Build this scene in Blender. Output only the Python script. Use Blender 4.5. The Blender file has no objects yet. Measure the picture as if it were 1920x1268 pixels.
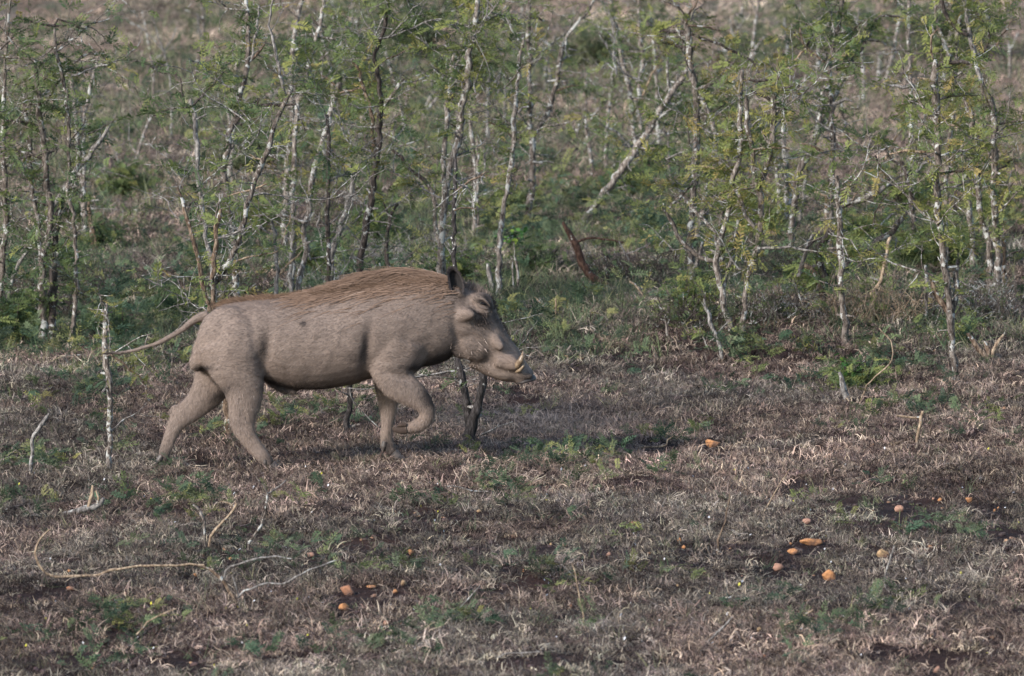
import bpy, math, random
import numpy as np
from mathutils import Vector, Matrix, noise as mnoise
random.seed(11)
rng = np.random.default_rng(11)
S = bpy.context.scene
C = S.collection

# ---------------------------------------------------------------- camera, light, exposure
F = 16000.0                      # focal length in pixels of the 1920 wide photograph
CX, CY = 960.0, 634.0
PITCH = math.radians(4.66)
HOG_D = 34.0
CAM_H = 3.274
cam_d = bpy.data.cameras.new('camera')
cam = bpy.data.objects.new('camera', cam_d); C.objects.link(cam)
cam_d.sensor_width = 36.0; cam_d.lens = 36.0 * F / 1920.0
cam_d.clip_start = 0.5; cam_d.clip_end = 2000
cam.location = (0, 0, CAM_H); cam.rotation_euler = (math.pi/2 - PITCH, 0, 0)
cam_d.dof.use_dof = True; cam_d.dof.focus_distance = 34.3; cam_d.dof.aperture_fstop = 11.0
S.camera = cam
SUN_EL, SUN_AZ = math.radians(27), math.radians(46)      # sun behind the camera, to its left
w = bpy.data.worlds.new('World'); S.world = w; w.use_nodes = True
nt = w.node_tree
sky = nt.nodes.new('ShaderNodeTexSky'); sky.sky_type = 'NISHITA'; sky.sun_disc = False
sky.sun_elevation = SUN_EL; sky.sun_rotation = math.pi + SUN_AZ
sky.dust_density = 0.6; sky.air_density = 1.0
nt.links.new(sky.outputs[0], nt.nodes['Background'].inputs[0])
nt.nodes['Background'].inputs[1].default_value = 0.132
sun_d = bpy.data.lights.new('sun', 'SUN'); sun = bpy.data.objects.new('sun', sun_d); C.objects.link(sun)
sun_d.energy = 3.0; sun_d.angle = math.radians(7.0); sun_d.color = (1.0, 0.94, 0.88)
sdir = Vector((-math.sin(SUN_AZ)*math.cos(SUN_EL), -math.cos(SUN_AZ)*math.cos(SUN_EL), math.sin(SUN_EL)))
sun.rotation_euler = sdir.to_track_quat('Z', 'Y').to_euler()
sun.location = (-10, -10, 20)
S.view_settings.view_transform = 'Standard'; S.view_settings.look = 'None'
S.view_settings.exposure = 1.0; S.view_settings.gamma = 1.0
S.render.engine = 'CYCLES'

FWD = np.array([0, math.cos(PITCH), -math.sin(PITCH)]); UP = np.array([0, math.sin(PITCH), math.cos(PITCH)])
CAMP = np.array([0, 0, CAM_H])
def ray(px, py):
    return FWD + np.array([1.0, 0, 0])*((px-CX)/F) + UP*((CY-py)/F)
def P(px, py, Y):                # the point at distance Y seen at that place of the photograph
    d = ray(px, py); return CAMP + d*(Y/d[1])
def to_px(p):
    v = np.asarray(p, float) - CAMP; z = v @ FWD
    return CX + v[..., 0]/z*F, CY - (v @ UP)/z*F

# ---------------------------------------------------------------- terrain height
def _hash(ix, iy, s):
    n = (ix*374761393 + iy*668265263 + s*1442695041) & 0x7fffffff
    n = ((n ^ (n >> 13))*1274126177) & 0x7fffffff
    return ((n ^ (n >> 16)) & 0xffff)/65535.0
def vnoise(x, y, s=0):
    x = np.asarray(x, float); y = np.asarray(y, float)
    ix = np.floor(x).astype(np.int64); iy = np.floor(y).astype(np.int64)
    fx = x-ix; fy = y-iy; fx = fx*fx*(3-2*fx); fy = fy*fy*(3-2*fy)
    a = _hash(ix, iy, s); b = _hash(ix+1, iy, s); c = _hash(ix, iy+1, s); d = _hash(ix+1, iy+1, s)
    return (a*(1-fx)+b*fx)*(1-fy)+(c*(1-fx)+d*fx)*fy
def ground(x, y):
    x = np.asarray(x, float); y = np.asarray(y, float)
    z = 0.022*np.clip(x, -6, 6)
    z = z + 0.07*(vnoise(x*0.9, y*0.45, 1)-0.5) + 0.045*(vnoise(x*2.3, y*1.6, 2)-0.5) + 0.022*(vnoise(x*7, y*6, 3)-0.5)
    far = np.clip((y-40)/30, 0, 1)
    z = z + far*0.30*(vnoise(x*0.25, y*0.16, 4)-0.5)
    # low bank under the right-hand thicket
    z = z + 0.10*np.exp(-((x-1.6)/1.3)**2)*np.clip((y-37.5)/2.0, 0, 1)*np.exp(-np.clip((y-42)/6, 0, 9)**2)
    z = z + 0.022*0.7
    flat = np.exp(-((x+0.75)/1.1)**4 - ((y-34.0)/0.75)**4)     # where the animal walks
    return z*(1-flat) + flat*(0.026*(x+0.7))
def hit(px, py):
    d = ray(px, py); t = (CAM_H)/(-d[2])
    for _ in range(40):
        p = CAMP + d*t
        t += 0.6*(p[2]-float(ground(p[0], p[1])))/(-d[2])
    p = CAMP + d*t; p[2] = float(ground(p[0], p[1])); return p

# ---------------------------------------------------------------- helpers
def tag(o, label=None, cat=None, group=None, kind=None):
    if label: o['label'] = label
    if cat: o['category'] = cat
    if group: o['group'] = group
    if kind: o['kind'] = kind
    return o
def empty(name, loc):
    o = bpy.data.objects.new(name, None); C.objects.link(o); o.location = loc; o.empty_display_size = 0.1
    return o
class MB:
    def __init__(s): s.v = []; s.f = []; s.n = 0; s.a = []
    def add(s, V, Fc, a=None):
        V = np.asarray(V, float).reshape(-1, 3); Fc = np.asarray(Fc, int)
        s.v.append(V); s.f.append(Fc + s.n); s.n += len(V)
        s.a.append(np.full(len(V), 0.5) if a is None else np.broadcast_to(np.asarray(a, float), (len(V),)))
    def build(s, name, mat, parent=None, smooth=True, origin=None, world=True):
        me = bpy.data.meshes.new(name)
        if s.n:
            V = np.concatenate(s.v)
            org = np.zeros(3)
            if parent is not None and world: org = np.array(parent.location)
            elif origin is not None: org = np.asarray(origin, float)
            V = V - org
            loops = []; starts = []; tot = []; c = 0
            for Fc in s.f:
                if len(Fc) == 0: continue
                k = Fc.shape[1]
                loops.append(Fc.ravel()); starts.append(np.arange(len(Fc))*k + c); tot.append(np.full(len(Fc), k)); c += Fc.size
            loops = np.concatenate(loops); starts = np.concatenate(starts); tot = np.concatenate(tot)
            me.vertices.add(len(V)); me.vertices.foreach_set('co', V.astype(np.float32).ravel())
            me.loops.add(len(loops)); me.loops.foreach_set('vertex_index', loops.astype(np.int32))
            me.polygons.add(len(starts)); me.polygons.foreach_set('loop_start', starts.astype(np.int32))
            me.polygons.foreach_set('loop_total', tot.astype(np.int32))
            me.update(calc_edges=True)
            at = me.attributes.new('shade', 'FLOAT', 'POINT'); at.data.foreach_set('value', np.concatenate(s.a).astype(np.float32))
            me.polygons.foreach_set('use_smooth', np.full(len(starts), smooth, dtype=bool))
        o = bpy.data.objects.new(name, me); C.objects.link(o)
        if mat: me.materials.append(mat)
        if parent is not None: o.parent = parent
        elif origin is not None: o.location = origin
        return o
def unit(v): return v/(np.linalg.norm(v)+1e-12)
def resample(pts, step):
    pts = np.asarray(pts, float); d = np.linalg.norm(np.diff(pts[:, :3], axis=0), axis=1); s = np.r_[0, np.cumsum(d)]
    n = max(2, int(s[-1]/step)+1); q = np.linspace(0, s[-1], n)
    return np.stack([np.interp(q, s, pts[:, i]) for i in range(pts.shape[1])], 1)
def smooth_line(p, it=2):
    p = p.copy()
    for _ in range(it): p[1:-1] = 0.25*p[:-2]+0.5*p[1:-1]+0.25*p[2:]
    return p
def tube(mb, pts, rad, sides=7, flat=None, knob=0.0, a=None, cap=True):
    pts = np.asarray(pts, float); n = len(pts); rad = np.broadcast_to(np.asarray(rad, float), (n,))
    T = np.gradient(pts, axis=0); T /= (np.linalg.norm(T, axis=1)[:, None]+1e-12)
    ref = np.array([0, 1.0, 0]) if abs(T[0][1]) < 0.9 else np.array([1.0, 0, 0])
    U = ref - (T*ref).sum(1)[:, None]*T; U /= (np.linalg.norm(U, axis=1)[:, None]+1e-12)
    W = np.cross(T, U)
    th = np.linspace(0, 2*math.pi, sides, endpoint=False)
    r = rad[:, None]*np.ones(sides)
    if knob: r = r*(1+knob*(rng.random((n, sides))-0.5)*2)
    lat = 1.0 if flat is None else np.broadcast_to(np.asarray(flat, float), (n,))[:, None, None]
    V = pts[:, None]+U[:, None]*(np.cos(th)[None, :, None]*r[..., None])*lat + W[:, None]*(np.sin(th)[None, :, None]*r[..., None])
    V = V.reshape(-1, 3)
    i = np.arange(n-1)[:, None]*sides; j = np.arange(sides)[None, :]; k = (j+1) % sides
    Q = np.stack([i+j, i+k, i+sides+k, i+sides+j], -1).reshape(-1, 4)
    mb.add(V, Q, a)
    if cap:
        c0, c1 = pts[0], pts[-1]
        ring = np.arange(sides)
        mb.add(np.vstack([V[:sides], c0]), np.stack([(ring+1) % sides, ring, np.full(sides, sides)], 1), a if np.isscalar(a) else None)
        mb.add(np.vstack([V[-sides:], c1]), np.stack([ring, (ring+1) % sides, np.full(sides, sides)], 1), a if np.isscalar(a) else None)

# ---------------------------------------------------------------- materials
def new_mat(name):
    m = bpy.data.materials.new(name); m.use_nodes = True; nt = m.node_tree
    return m, nt, nt.nodes['Principled BSDF']
def N(nt, t, **kw):
    n = nt.nodes.new(t)
    for k, v in kw.items(): setattr(n, k, v)
    return n
def ramp(nt, fac, stops):
    r = N(nt, 'ShaderNodeValToRGB'); e = r.color_ramp.elements
    while len(e) < len(stops): e.new(0.5)
    for x, (p, c) in zip(e, stops): x.position = p; x.color = (*c, 1)
    nt.links.new(fac, r.inputs[0]); return r.outputs[0]
def noise_tex(nt, scale, detail=4, rough=0.6, vec=None, dist=0.0):
    n = N(nt, 'ShaderNodeTexNoise'); n.inputs['Scale'].default_value = scale; n.inputs['Detail'].default_value = detail
    n.inputs['Roughness'].default_value = rough; n.inputs['Distortion'].default_value = dist
    if vec is not None: nt.links.new(vec, n.inputs['Vector'])
    return n.outputs[0]
def mixc(nt, fac, a, b, mode='MIX'):
    m = N(nt, 'ShaderNodeMix', data_type='RGBA', blend_type=mode)
    if isinstance(fac, (int, float)): m.inputs[0].default_value = fac
    else: nt.links.new(fac, m.inputs[0])
    for s, v in ((m.inputs[6], a), (m.inputs[7], b)):
        if isinstance(v, tuple): s.default_value = (*v, 1)
        else: nt.links.new(v, s)
    return m.outputs[2]
def bump(nt, bsdf, h, strength=0.5, dist=0.01):
    b = N(nt, 'ShaderNodeBump'); b.inputs['Strength'].default_value = strength; b.inputs['Distance'].default_value = dist
    nt.links.new(h, b.inputs['Height']); nt.links.new(b.outputs[0], bsdf.inputs['Normal'])
def bark(name, dark, mid, pale, lichen, rough=0.9):
    m, nt, b = new_mat(name); tc = N(nt, 'ShaderNodeTexCoord'); oi = N(nt, 'ShaderNodeObjectInfo')
    mp = N(nt, 'ShaderNodeMapping'); mp.inputs['Scale'].default_value = (1, 1, 0.35)
    ad = N(nt, 'ShaderNodeVectorMath', operation='ADD'); sc = N(nt, 'ShaderNodeVectorMath', operation='SCALE')
    cb = N(nt, 'ShaderNodeCombineXYZ')
    for i in range(3): nt.links.new(oi.outputs['Random'], cb.inputs[i])
    nt.links.new(cb.outputs[0], sc.inputs[0]); sc.inputs['Scale'].default_value = 50
    nt.links.new(tc.outputs['Object'], ad.inputs[0]); nt.links.new(sc.outputs[0], ad.inputs[1]); nt.links.new(ad.outputs[0], mp.inputs[0])
    n1 = noise_tex(nt, 16, 5, 0.7, ad.outputs[0]); n2 = noise_tex(nt, 90, 4, 0.7, mp.outputs[0]); n3 = noise_tex(nt, 28, 4, 0.65, ad.outputs[0], 0.6)
    c = ramp(nt, n2, [(0.36, dark), (0.5, mid), (0.66, pale)])
    m1 = N(nt, 'ShaderNodeMath', operation='ADD'); nt.links.new(n1, m1.inputs[0]); nt.links.new(n3, m1.inputs[1])
    f = ramp(nt, m1.outputs[0], [(0.5-lichen*0.0, (0, 0, 0)), (0.5, (0, 0, 0))])
    mr = N(nt, 'ShaderNodeMapRange'); nt.links.new(m1.outputs[0], mr.inputs[0])
    mr.inputs[1].default_value = 1.17-0.22*lichen; mr.inputs[2].default_value = 1.22-0.22*lichen
    c = mixc(nt, mr.outputs[0], c, (0.37, 0.37, 0.35))
    nt.links.new(c, b.inputs['Base Color']); b.inputs['Roughness'].default_value = rough
    b.inputs['Specular IOR Level'].default_value = 0.2
    bump(nt, b, n2, 0.8, 0.004)
    return m
BARK = {
 'pale': bark('pale_lichen_bark', (0.035, 0.028, 0.025), (0.15, 0.125, 0.108), (0.33, 0.295, 0.265), 0.52),
 'mix': bark('mottled_bark', (0.025, 0.02, 0.017), (0.105, 0.085, 0.072), (0.24, 0.21, 0.185), 0.40),
 'dark': bark('dark_bark', (0.016, 0.013, 0.012), (0.05, 0.04, 0.035), (0.12, 0.10, 0.09), 0.15),
 'grey': bark('grey_weathered_wood', (0.05, 0.045, 0.042), (0.16, 0.145, 0.135), (0.33, 0.31, 0.29), 0.25),
 'brown': bark('tan_bark', (0.03, 0.021, 0.016), (0.12, 0.082, 0.058), (0.27, 0.21, 0.155), 0.22),
 'red': bark('red_brown_wood', (0.02, 0.012, 0.009), (0.062, 0.034, 0.025), (0.14, 0.085, 0.065), -0.2),
 'straw': bark('straw_dead_wood', (0.08, 0.055, 0.04), (0.24, 0.175, 0.12), (0.42, 0.335, 0.24), 0.0),
 'black': bark('charred_and_shaded_wood', (0.010, 0.009, 0.009), (0.03, 0.026, 0.025), (0.08, 0.07, 0.07), -0.1),  # black wood; also paints the warthog's shadow onto two uprights behind it
}
def leaf_mat(name, stops, inst=False, trans=0.3):
    m, nt, b = new_mat(name)
    at = N(nt, 'ShaderNodeAttribute', attribute_name='shade'); fac = at.outputs['Fac']
    c = ramp(nt, fac, stops)
    if inst:
        it = N(nt, 'ShaderNodeAttribute', attribute_name='tcol', attribute_type='INSTANCER')
        c = mixc(nt, 1.0, c, it.outputs['Color'], 'MULTIPLY')
    nt.links.new(c, b.inputs['Base Color']); b.inputs['Roughness'].default_value = 0.75
    b.inputs['Specular IOR Level'].default_value = 0.25
    tr = N(nt, 'ShaderNodeBsdfTranslucent'); nt.links.new(c, tr.inputs[0])
    mx = N(nt, 'ShaderNodeMixShader'); mx.inputs[0].default_value = trans
    nt.links.new(b.outputs[0], mx.inputs[1]); nt.links.new(tr.outputs[0], mx.inputs[2])
    nt.links.new(mx.outputs[0], nt.nodes['Material Output'].inputs[0])
    return m
LEAF = leaf_mat('acacia_leaf', [(0.0, (0.045, 0.080, 0.042)), (0.4, (0.125, 0.165, 0.060)), (0.75, (0.225, 0.240, 0.070)), (1.0, (0.28, 0.22, 0.08))])
LEAF_FAR = leaf_mat('olive_leaf', [(0.0, (0.055, 0.075, 0.045)), (0.5, (0.11, 0.13, 0.065)), (1.0, (0.18, 0.18, 0.09))])
BROAD = leaf_mat('broad_leaf', [(0.0, (0.035, 0.10, 0.03)), (0.6, (0.08, 0.18, 0.04)), (1.0, (0.30, 0.30, 0.04))])
DRY = leaf_mat('dry_grass', [(0.0, (0.62, 0.55, 0.50)), (0.5, (0.95, 0.86, 0.78)), (1.0, (1.25, 1.15, 1.0))], True, 0.15)
GREEN = leaf_mat('green_grass', [(0.0, (0.55, 0.6, 0.6)), (0.6, (1.0, 1.0, 0.9)), (1.0, (1.5, 1.35, 1.1))], True, 0.3)
FERN = leaf_mat('fern_leaf', [(0.0, (0.7, 0.8, 0.8)), (0.6, (1.0, 1.0, 1.0)), (1.0, (1.5, 1.3, 1.0))], True, 0.3)
# stones: (px, py, width, height, label, kind)
STN = [
 (1335,832,36,17,'flat bright orange stone alone in the grass level with the animal\'s feet','OR'),
 (1686,953,17,15,'round salmon stone, highest large one on the bare soil at right','PK'),
 (1818,937,18,12,'dull orange oval stone farthest right on the bare soil','OR'),
 (1520,1015,40,16,'longest flat orange stone on the bare soil at right','OR'),
 (1487,1035,22,11,'small flat orange stone just below left of the longest one','OR'),
 (1458,1063,24,14,'tilted salmon-orange stone left of the square orange one','PK'),
 (1554,1080,25,21,'squarish bright orange stone, lowest large one at right','OR'),
 (1655,1037,26,18,'tan-brown egg-shaped stone behind a grey upright twig','TN'),
 (1513,977,16,12,'small brick-orange stone above the longest flat one','PK'),
 (1745,1026,11,9,'tiny orange stone right of the egg-shaped one','OR'),
 (770,1035,14,14,'small orange upright stone alone in the middle foreground','OR'),
 (652,1107,30,18,'large dull brown-orange stone at lower left of centre','BR'),
 (646,1138,22,15,'bright orange stone right under the dull brown-orange one','OR'),
 (741,1108,13,10,'small round deep-orange stone between the pinkish pair and twig','OR'),
 (757,1093,16,12,'pale beige stone beside the small deep-orange round one','TN'),
 (697,1100,20,7,'thin flat orange chip left of the beige stone','OR'),
 (725,1168,16,11,'pinkish stone near the bottom left of centre','PK'),
 (751,1168,10,8,'tiny orange stone right of the pinkish one','OR'),
 (899,958,12,8,'yellow-orange pebble in the dark soil, middle of the foreground','TN'),
 (902,912,0,0,None,None),
 (1142,1039,13,8,'small orange stone at the centre of the dark soil patch','PK'),
 (1187,981,20,12,'half-buried dull orange stone above the dark soil patch','BR'),
 (1274,1013,12,11,'orange pebble, upper of the tight pair right of the dark patch','OR'),
 (1282,1026,10,9,'orange pebble, lower of the tight pair right of the dark patch','OR'),
 (1328,1020,12,6,'flat salmon chip right of the tight pebble pair','PK'),
 (583,1040,18,11,'dusty salmon pebble right of the thin upright shoot','PK'),
 (420,1031,9,7,'bright orange pebble by the foot of the tan bent stick','OR'),
 (432,1047,12,7,'flat orange pebble by the dark forking branch','OR'),
 (368,1078,12,8,'orange pebble under the right end of the bow-shaped branch','OR'),
 (130,1070,9,7,'small orange pebble inside the curve of the bow-shaped branch','OR'),
 (132,1103,18,10,'dull orange stone just below the bow-shaped branch','BR'),
 (237,1113,14,6,'flat dull chip right below the bow-shaped branch','PK'),
 (1424,1180,10,11,'beige upright pebble between the two twigs at the bottom right','TN'),
 (1433,1230,10,9,'brown round pebble near the bottom edge at right','BR'),
 (1757,1256,18,14,'salmon stone at the bottom edge on the right','PK'),
 (1860,1196,9,8,'orange pebble near the bottom right corner','OR'),
 (1483,1019,7,6,'pea-sized orange pebble left of the longest stone','OR'),
 (1760,938,0,0,None,None),
 (1762,937,10,7,'orange pebble, left of the oval one on the bare soil','OR'),
 (1750,935,8,6,'reddish pebble touching the pebble left of the oval stone','PK'),
 (1865,957,8,6,'orange pebble, left of a pair at the right edge of the bare soil','OR'),
 (1872,953,8,6,'orange pebble, right of the pair at the right edge of the bare soil','OR'),
 (1270,1098,9,7,'orange pebble in pale grass below the dark patch','TN'),
 (982,1070,7,6,'tiny orange pebble in the seedlings below the dark patch','OR'),
 (1033,1021,8,6,'yellowish pebble at the top rim of the dark patch','TN'),
 (640,1240,0,0,None,None),
 (1216,1037,9,6,'orange pebble at the right side of the dark patch','OR'),
 (1072,1136,12,8,'dull orange pebble half hidden under a seedling, bottom centre','BR'),
]
# ================================================================= ground sheet
def make_ground():
    m, nt, b = new_mat('dark_soil'); tc = N(nt, 'ShaderNodeTexCoord')
    v = tc.outputs['Object']
    n1 = noise_tex(nt, 1.3, 5, 0.6, v); n2 = noise_tex(nt, 14, 6, 0.7, v); n3 = noise_tex(nt, 110, 4, 0.7, v)
    c = ramp(nt, n2, [(0.3, (0.014, 0.009, 0.009)), (0.5, (0.032, 0.020, 0.019)), (0.72, (0.068, 0.045, 0.041))])
    c = mixc(nt, ramp(nt, n1, [(0.45, (0, 0, 0)), (0.7, (0.6, 0.6, 0.6))]), c, (0.085, 0.043, 0.030))
    c = mixc(nt, ramp(nt, n3, [(0.58, (0, 0, 0)), (0.75, (0.7, 0.7, 0.7))]), c, (0.16, 0.125, 0.10))
    sp = N(nt, 'ShaderNodeSeparateXYZ'); nt.links.new(v, sp.inputs[0])
    fm = N(nt, 'ShaderNodeMapRange'); nt.links.new(sp.outputs[1], fm.inputs[0]); fm.inputs[1].default_value = 45; fm.inputs[2].default_value = 75
    n4 = noise_tex(nt, 0.5, 4, 0.6, v)
    farc = ramp(nt, n4, [(0.38, (0.09, 0.09, 0.06)), (0.52, (0.19, 0.16, 0.125)), (0.66, (0.31, 0.25, 0.21))])
    c = mixc(nt, fm.outputs[0], c, farc)
    nt.links.new(c, b.inputs['Base Color']); b.inputs['Roughness'].default_value = 0.95; b.inputs['Specular IOR Level'].default_value = 0.1
    ad = N(nt, 'ShaderNodeMath', operation='ADD'); nt.links.new(n2, ad.inputs[0]); nt.links.new(n3, ad.inputs[1])
    bump(nt, b, ad.outputs[0], 0.9, 0.03)
    mb = MB()
    xs = np.unique(np.r_[np.linspace(-300, -8, 30), np.linspace(-8, -3.2, 40), np.linspace(-3.2, 3.2, 150), np.linspace(3.2, 8, 40), np.linspace(8, 300, 30)])
    ys = np.unique(np.r_[np.linspace(-60, 22, 30), np.linspace(22, 48, 480), np.linspace(48, 95, 260), np.linspace(95, 600, 50)])
    X, Y = np.meshgrid(xs, ys); Z = ground(X, Y)
    V = np.stack([X, Y, Z], -1).reshape(-1, 3); nx = len(xs)
    i = np.arange(len(ys)-1)[:, None]*nx; j = np.arange(nx-1)[None, :]
    mb.add(V, np.stack([i+j, i+j+1, i+nx+j+1, i+nx+j], -1).reshape(-1, 4))
    tag(mb.build('ground', m), 'dark brown soil under the grass', kind='structure')
make_ground()

# ================================================================= scatter of tufts (geometry nodes)
def scatter(name, label, mat, variants, pos, var, scl, rot, col):
    """one object: holds its tuft shapes and the points they stand on; geometry nodes put one on the other"""
    mb = MB(); vid = []
    for k, (V, Fs, a) in enumerate(variants):
        mb.add(V, Fs, a); vid.append(np.full(len(V), k))
    nv = mb.n
    o = mb.build(name, mat, smooth=False); me = o.data
    n = len(pos)
    me.vertices.add(n)
    co = np.empty((nv+n)*3, np.float32); me.vertices.foreach_get('co', co); co = co.reshape(-1, 3); co[nv:] = pos
    me.vertices.foreach_set('co', co.ravel())
    def att(nm, t, vals, key='value'):
        a = me.attributes.new(nm, t, 'POINT'); a.data.foreach_set(key, vals)
    att('is_pt', 'BOOLEAN', np.r_[np.zeros(nv, bool), np.ones(n, bool)])
    att('variant', 'INT', np.r_[np.concatenate(vid), var].astype(np.int32))
    att('scl', 'FLOAT_VECTOR', np.r_[np.ones((nv, 3)), scl].astype(np.float32).ravel(), 'vector')
    att('rot', 'FLOAT_VECTOR', np.r_[np.zeros((nv, 3)), rot].astype(np.float32).ravel(), 'vector')
    att('tcol', 'FLOAT_VECTOR', np.r_[np.ones((nv, 3)), col].astype(np.float32).ravel(), 'vector')
    ng = bpy.data.node_groups.new(name+'_scatter', 'GeometryNodeTree')
    ng.interface.new_socket('Geometry', in_out='INPUT', socket_type='NodeSocketGeometry')
    ng.interface.new_socket('Geometry', in_out='OUTPUT', socket_type='NodeSocketGeometry')
    gi = ng.nodes.new('NodeGroupInput'); go = ng.nodes.new('NodeGroupOutput')
    def na(nm, t):
        x = ng.nodes.new('GeometryNodeInputNamedAttribute'); x.data_type = t; x.inputs[0].default_value = nm
        return x.outputs[0]
    sep = ng.nodes.new('GeometryNodeSeparateGeometry'); sep.domain = 'POINT'
    ng.links.new(gi.outputs[0], sep.inputs[0]); ng.links.new(na('is_pt', 'BOOLEAN'), sep.inputs['Selection'])
    sp = ng.nodes.new('GeometryNodeSplitToInstances'); sp.domain = 'POINT'
    ng.links.new(sep.outputs[1], sp.inputs[0]); ng.links.new(na('variant', 'INT'), sp.inputs['Group ID'])
    iop = ng.nodes.new('GeometryNodeInstanceOnPoints'); iop.inputs['Pick Instance'].default_value = True
    ng.links.new(sep.outputs[0], iop.inputs['Points']); ng.links.new(sp.outputs[0], iop.inputs['Instance'])
    ng.links.new(na('variant', 'INT'), iop.inputs['Instance Index'])
    ng.links.new(na('rot', 'FLOAT_VECTOR'), iop.inputs['Rotation']); ng.links.new(na('scl', 'FLOAT_VECTOR'), iop.inputs['Scale'])
    ng.links.new(iop.outputs[0], go.inputs[0])
    md = o.modifiers.new('scatter', 'NODES'); md.node_group = ng
    return tag(o, label, kind='stuff')

def blade_tuft(nb, L, W, spread, seed, curl=1.0, segs=3, flatness=0.5):
    r = np.random.default_rng(seed); V = []; Fs = []; A = []; c = 0
    for _ in range(nb):
        az = r.random()*2*math.pi; l = L*(0.45+0.8*r.random()); el = math.radians(90-flatness*90*r.random()**0.7)
        p = np.array([r.normal()*spread, r.normal()*spread, -0.006]); d = np.array([math.cos(az)*math.cos(el), math.sin(az)*math.cos(el), math.sin(el)])
        wv = W*(0.6+0.8*r.random()); ta = az + r.normal()*0.9*curl; a = r.random()
        side = np.array([-math.sin(az+r.normal()*0.8), math.cos(az+r.normal()*0.8), r.normal()*0.4]); side = unit(side)
        for k in range(segs+1):
            t = k/segs; ww = wv*(1-0.8*t**1.5)
            V += [p-side*ww/2, p+side*ww/2]; A += [a, a]
            d = unit(d + np.array([math.cos(ta), math.sin(ta), -0.9])*curl*0.38*r.random() + r.normal(size=3)*0.12*curl)
            p = p + d*l/segs; p[2] = max(p[2], 0.002+0.01*r.random())
        for k in range(segs): Fs.append([c+2*k, c+2*k+1, c+2*k+3, c+2*k+2])
        c += 2*(segs+1)
    return np.array(V), np.array(Fs), np.array(A)

def frond(L, pairs, r, pw=0.0032, pl=0.018, droop=0.3):
    """one feathery leaf with pairs of pinnae, base at origin, growing along +X"""
    V = []; Fs = []; c = 0
    x = np.linspace(0, 1, pairs+1); z = -droop*L*x**2; P0 = np.stack([x*L, 0*x, z], 1)
    V += [P0[0]+[0, .0007, 0], P0[0]-[0, .0007, 0], P0[-1]-[0, .0005, 0], P0[-1]+[0, .0005, 0]]; Fs.append([0, 1, 2, 3]); c = 4
    for k in range(1, pairs+1):
        b = P0[k]; l = pl*(1-0.45*abs(2*k/pairs-1.1))*(0.85+0.3*r.random())
        for s in (-1, 1):
            an = math.radians(58-14*k/pairs + r.normal()*6)
            d = np.array([math.cos(an), s*math.sin(an), r.normal()*0.22-0.1]); d = unit(d); n = unit(np.array([-d[1]*s, d[0]*s, r.normal()*.3]))
            w = pw*(0.8+0.5*r.random())
            V += [b, b+d*l*0.5+n*w, b+d*l, b+d*l*0.5-n*w]; Fs.append([c, c+1, c+2, c+3]); c += 4
    return np.array(V), np.array(Fs)
FR = [frond(0.050+0.030*random.random(), random.randint(7, 10), np.random.default_rng(k), 0.0025, 0.020+0.007*random.random(), 0.15+0.5*random.random()) for k in range(14)]
FRL = [frond(0.05+0.03*random.random(), 5, np.random.default_rng(40+k), 0.0034, 0.024, 0.3) for k in range(6)]   # simpler, for far trees
def rotmat(d, roll):
    d = unit(d); u = unit(np.cross(np.array([0, 0, 1.0]) if abs(d[2]) < .95 else np.array([0, 1.0, 0]), d)); w = np.cross(d, u)
    u2 = u*math.cos(roll)+w*math.sin(roll); w2 = np.cross(d, u2)
    return np.stack([d, u2, w2], 1)
def add_frond(mb, p, d, scale, shade, lib=FR):
    V, Fs = lib[random.randrange(len(lib))]
    mb.add(V*scale @ rotmat(d, random.gauss(0, 0.7)).T + p, Fs, shade)

def fern_sprig(seed, n=7, h=0.08):
    r = np.random.default_rng(seed); mb = MB()
    for k in range(n):
        az = r.random()*2*math.pi; el = r.random()*1.1+0.1
        d = np.array([math.cos(az)*math.cos(el), math.sin(az)*math.cos(el), math.sin(el)])
        p = np.array([r.normal()*0.025, r.normal()*0.025, r.random()*h])
        V, Fs = FR[r.integers(len(FR))]
        mb.add(V @ rotmat(d, r.normal()*0.6).T + p, Fs, np.clip(r.random()*0.8+0.1*r.normal(), 0, 1))
    return np.concatenate(mb.v), np.concatenate(mb.f), np.concatenate(mb.a)

# patches, as seen in the photograph: (px, py, half width, half height, weight)
G_GRASS = [(1010,560,150,60,1),(60,650,150,45,.9),(250,655,110,35,.9),(1120,500,150,50,.9),(560,470,350,60,.5),(300,590,120,50,.7),(900,430,400,70,.5),(500,220,600,90,.45),
           (1100,650,120,30,.5),(1200,380,150,80,.6),(110,480,120,80,.6),(850,300,400,80,.6),(1500,480,300,60,.5),(1750,600,160,50,.4),(200,300,200,80,.6)]
G_FERN = [(1050,885,120,26,1),(930,900,60,25,.7),(1150,580,70,35,.6),(1300,655,110,35,.3),(1240,640,60,30,.7),(1450,650,120,40,.55),(1600,690,90,30,.55),(860,1165,90,25,.8),(800,1230,150,20,1),(1010,1215,100,20,.7),
          (1240,830,60,15,.4),(345,950,70,35,.9),(180,690,70,70,.9),(80,850,70,40,.8),(560,1060,90,25,.5),(1190,1090,120,26,.6),(1860,1030,100,22,.6),(1690,740,120,40,.7),(600,760,120,30,.5),
          (380,1080,60,20,.5),(150,630,200,50,1),(1420,600,160,50,.35),(560,520,300,60,.8),(1150,430,200,60,.7),(1000,980,30,20,.3),(470,1230,60,15,.6),(190,1190,80,30,.5),(960,450,60,40,.8),(900,640,200,30,.6),(1300,740,150,20,.3),
          (1540,1085,40,14,.6),(100,560,150,60,.9),(1800,480,160,60,.4),(1250,500,100,50,.8),(430,820,120,30,.35),(1640,1180,100,25,.4),(700,330,400,90,.5)]
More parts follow.
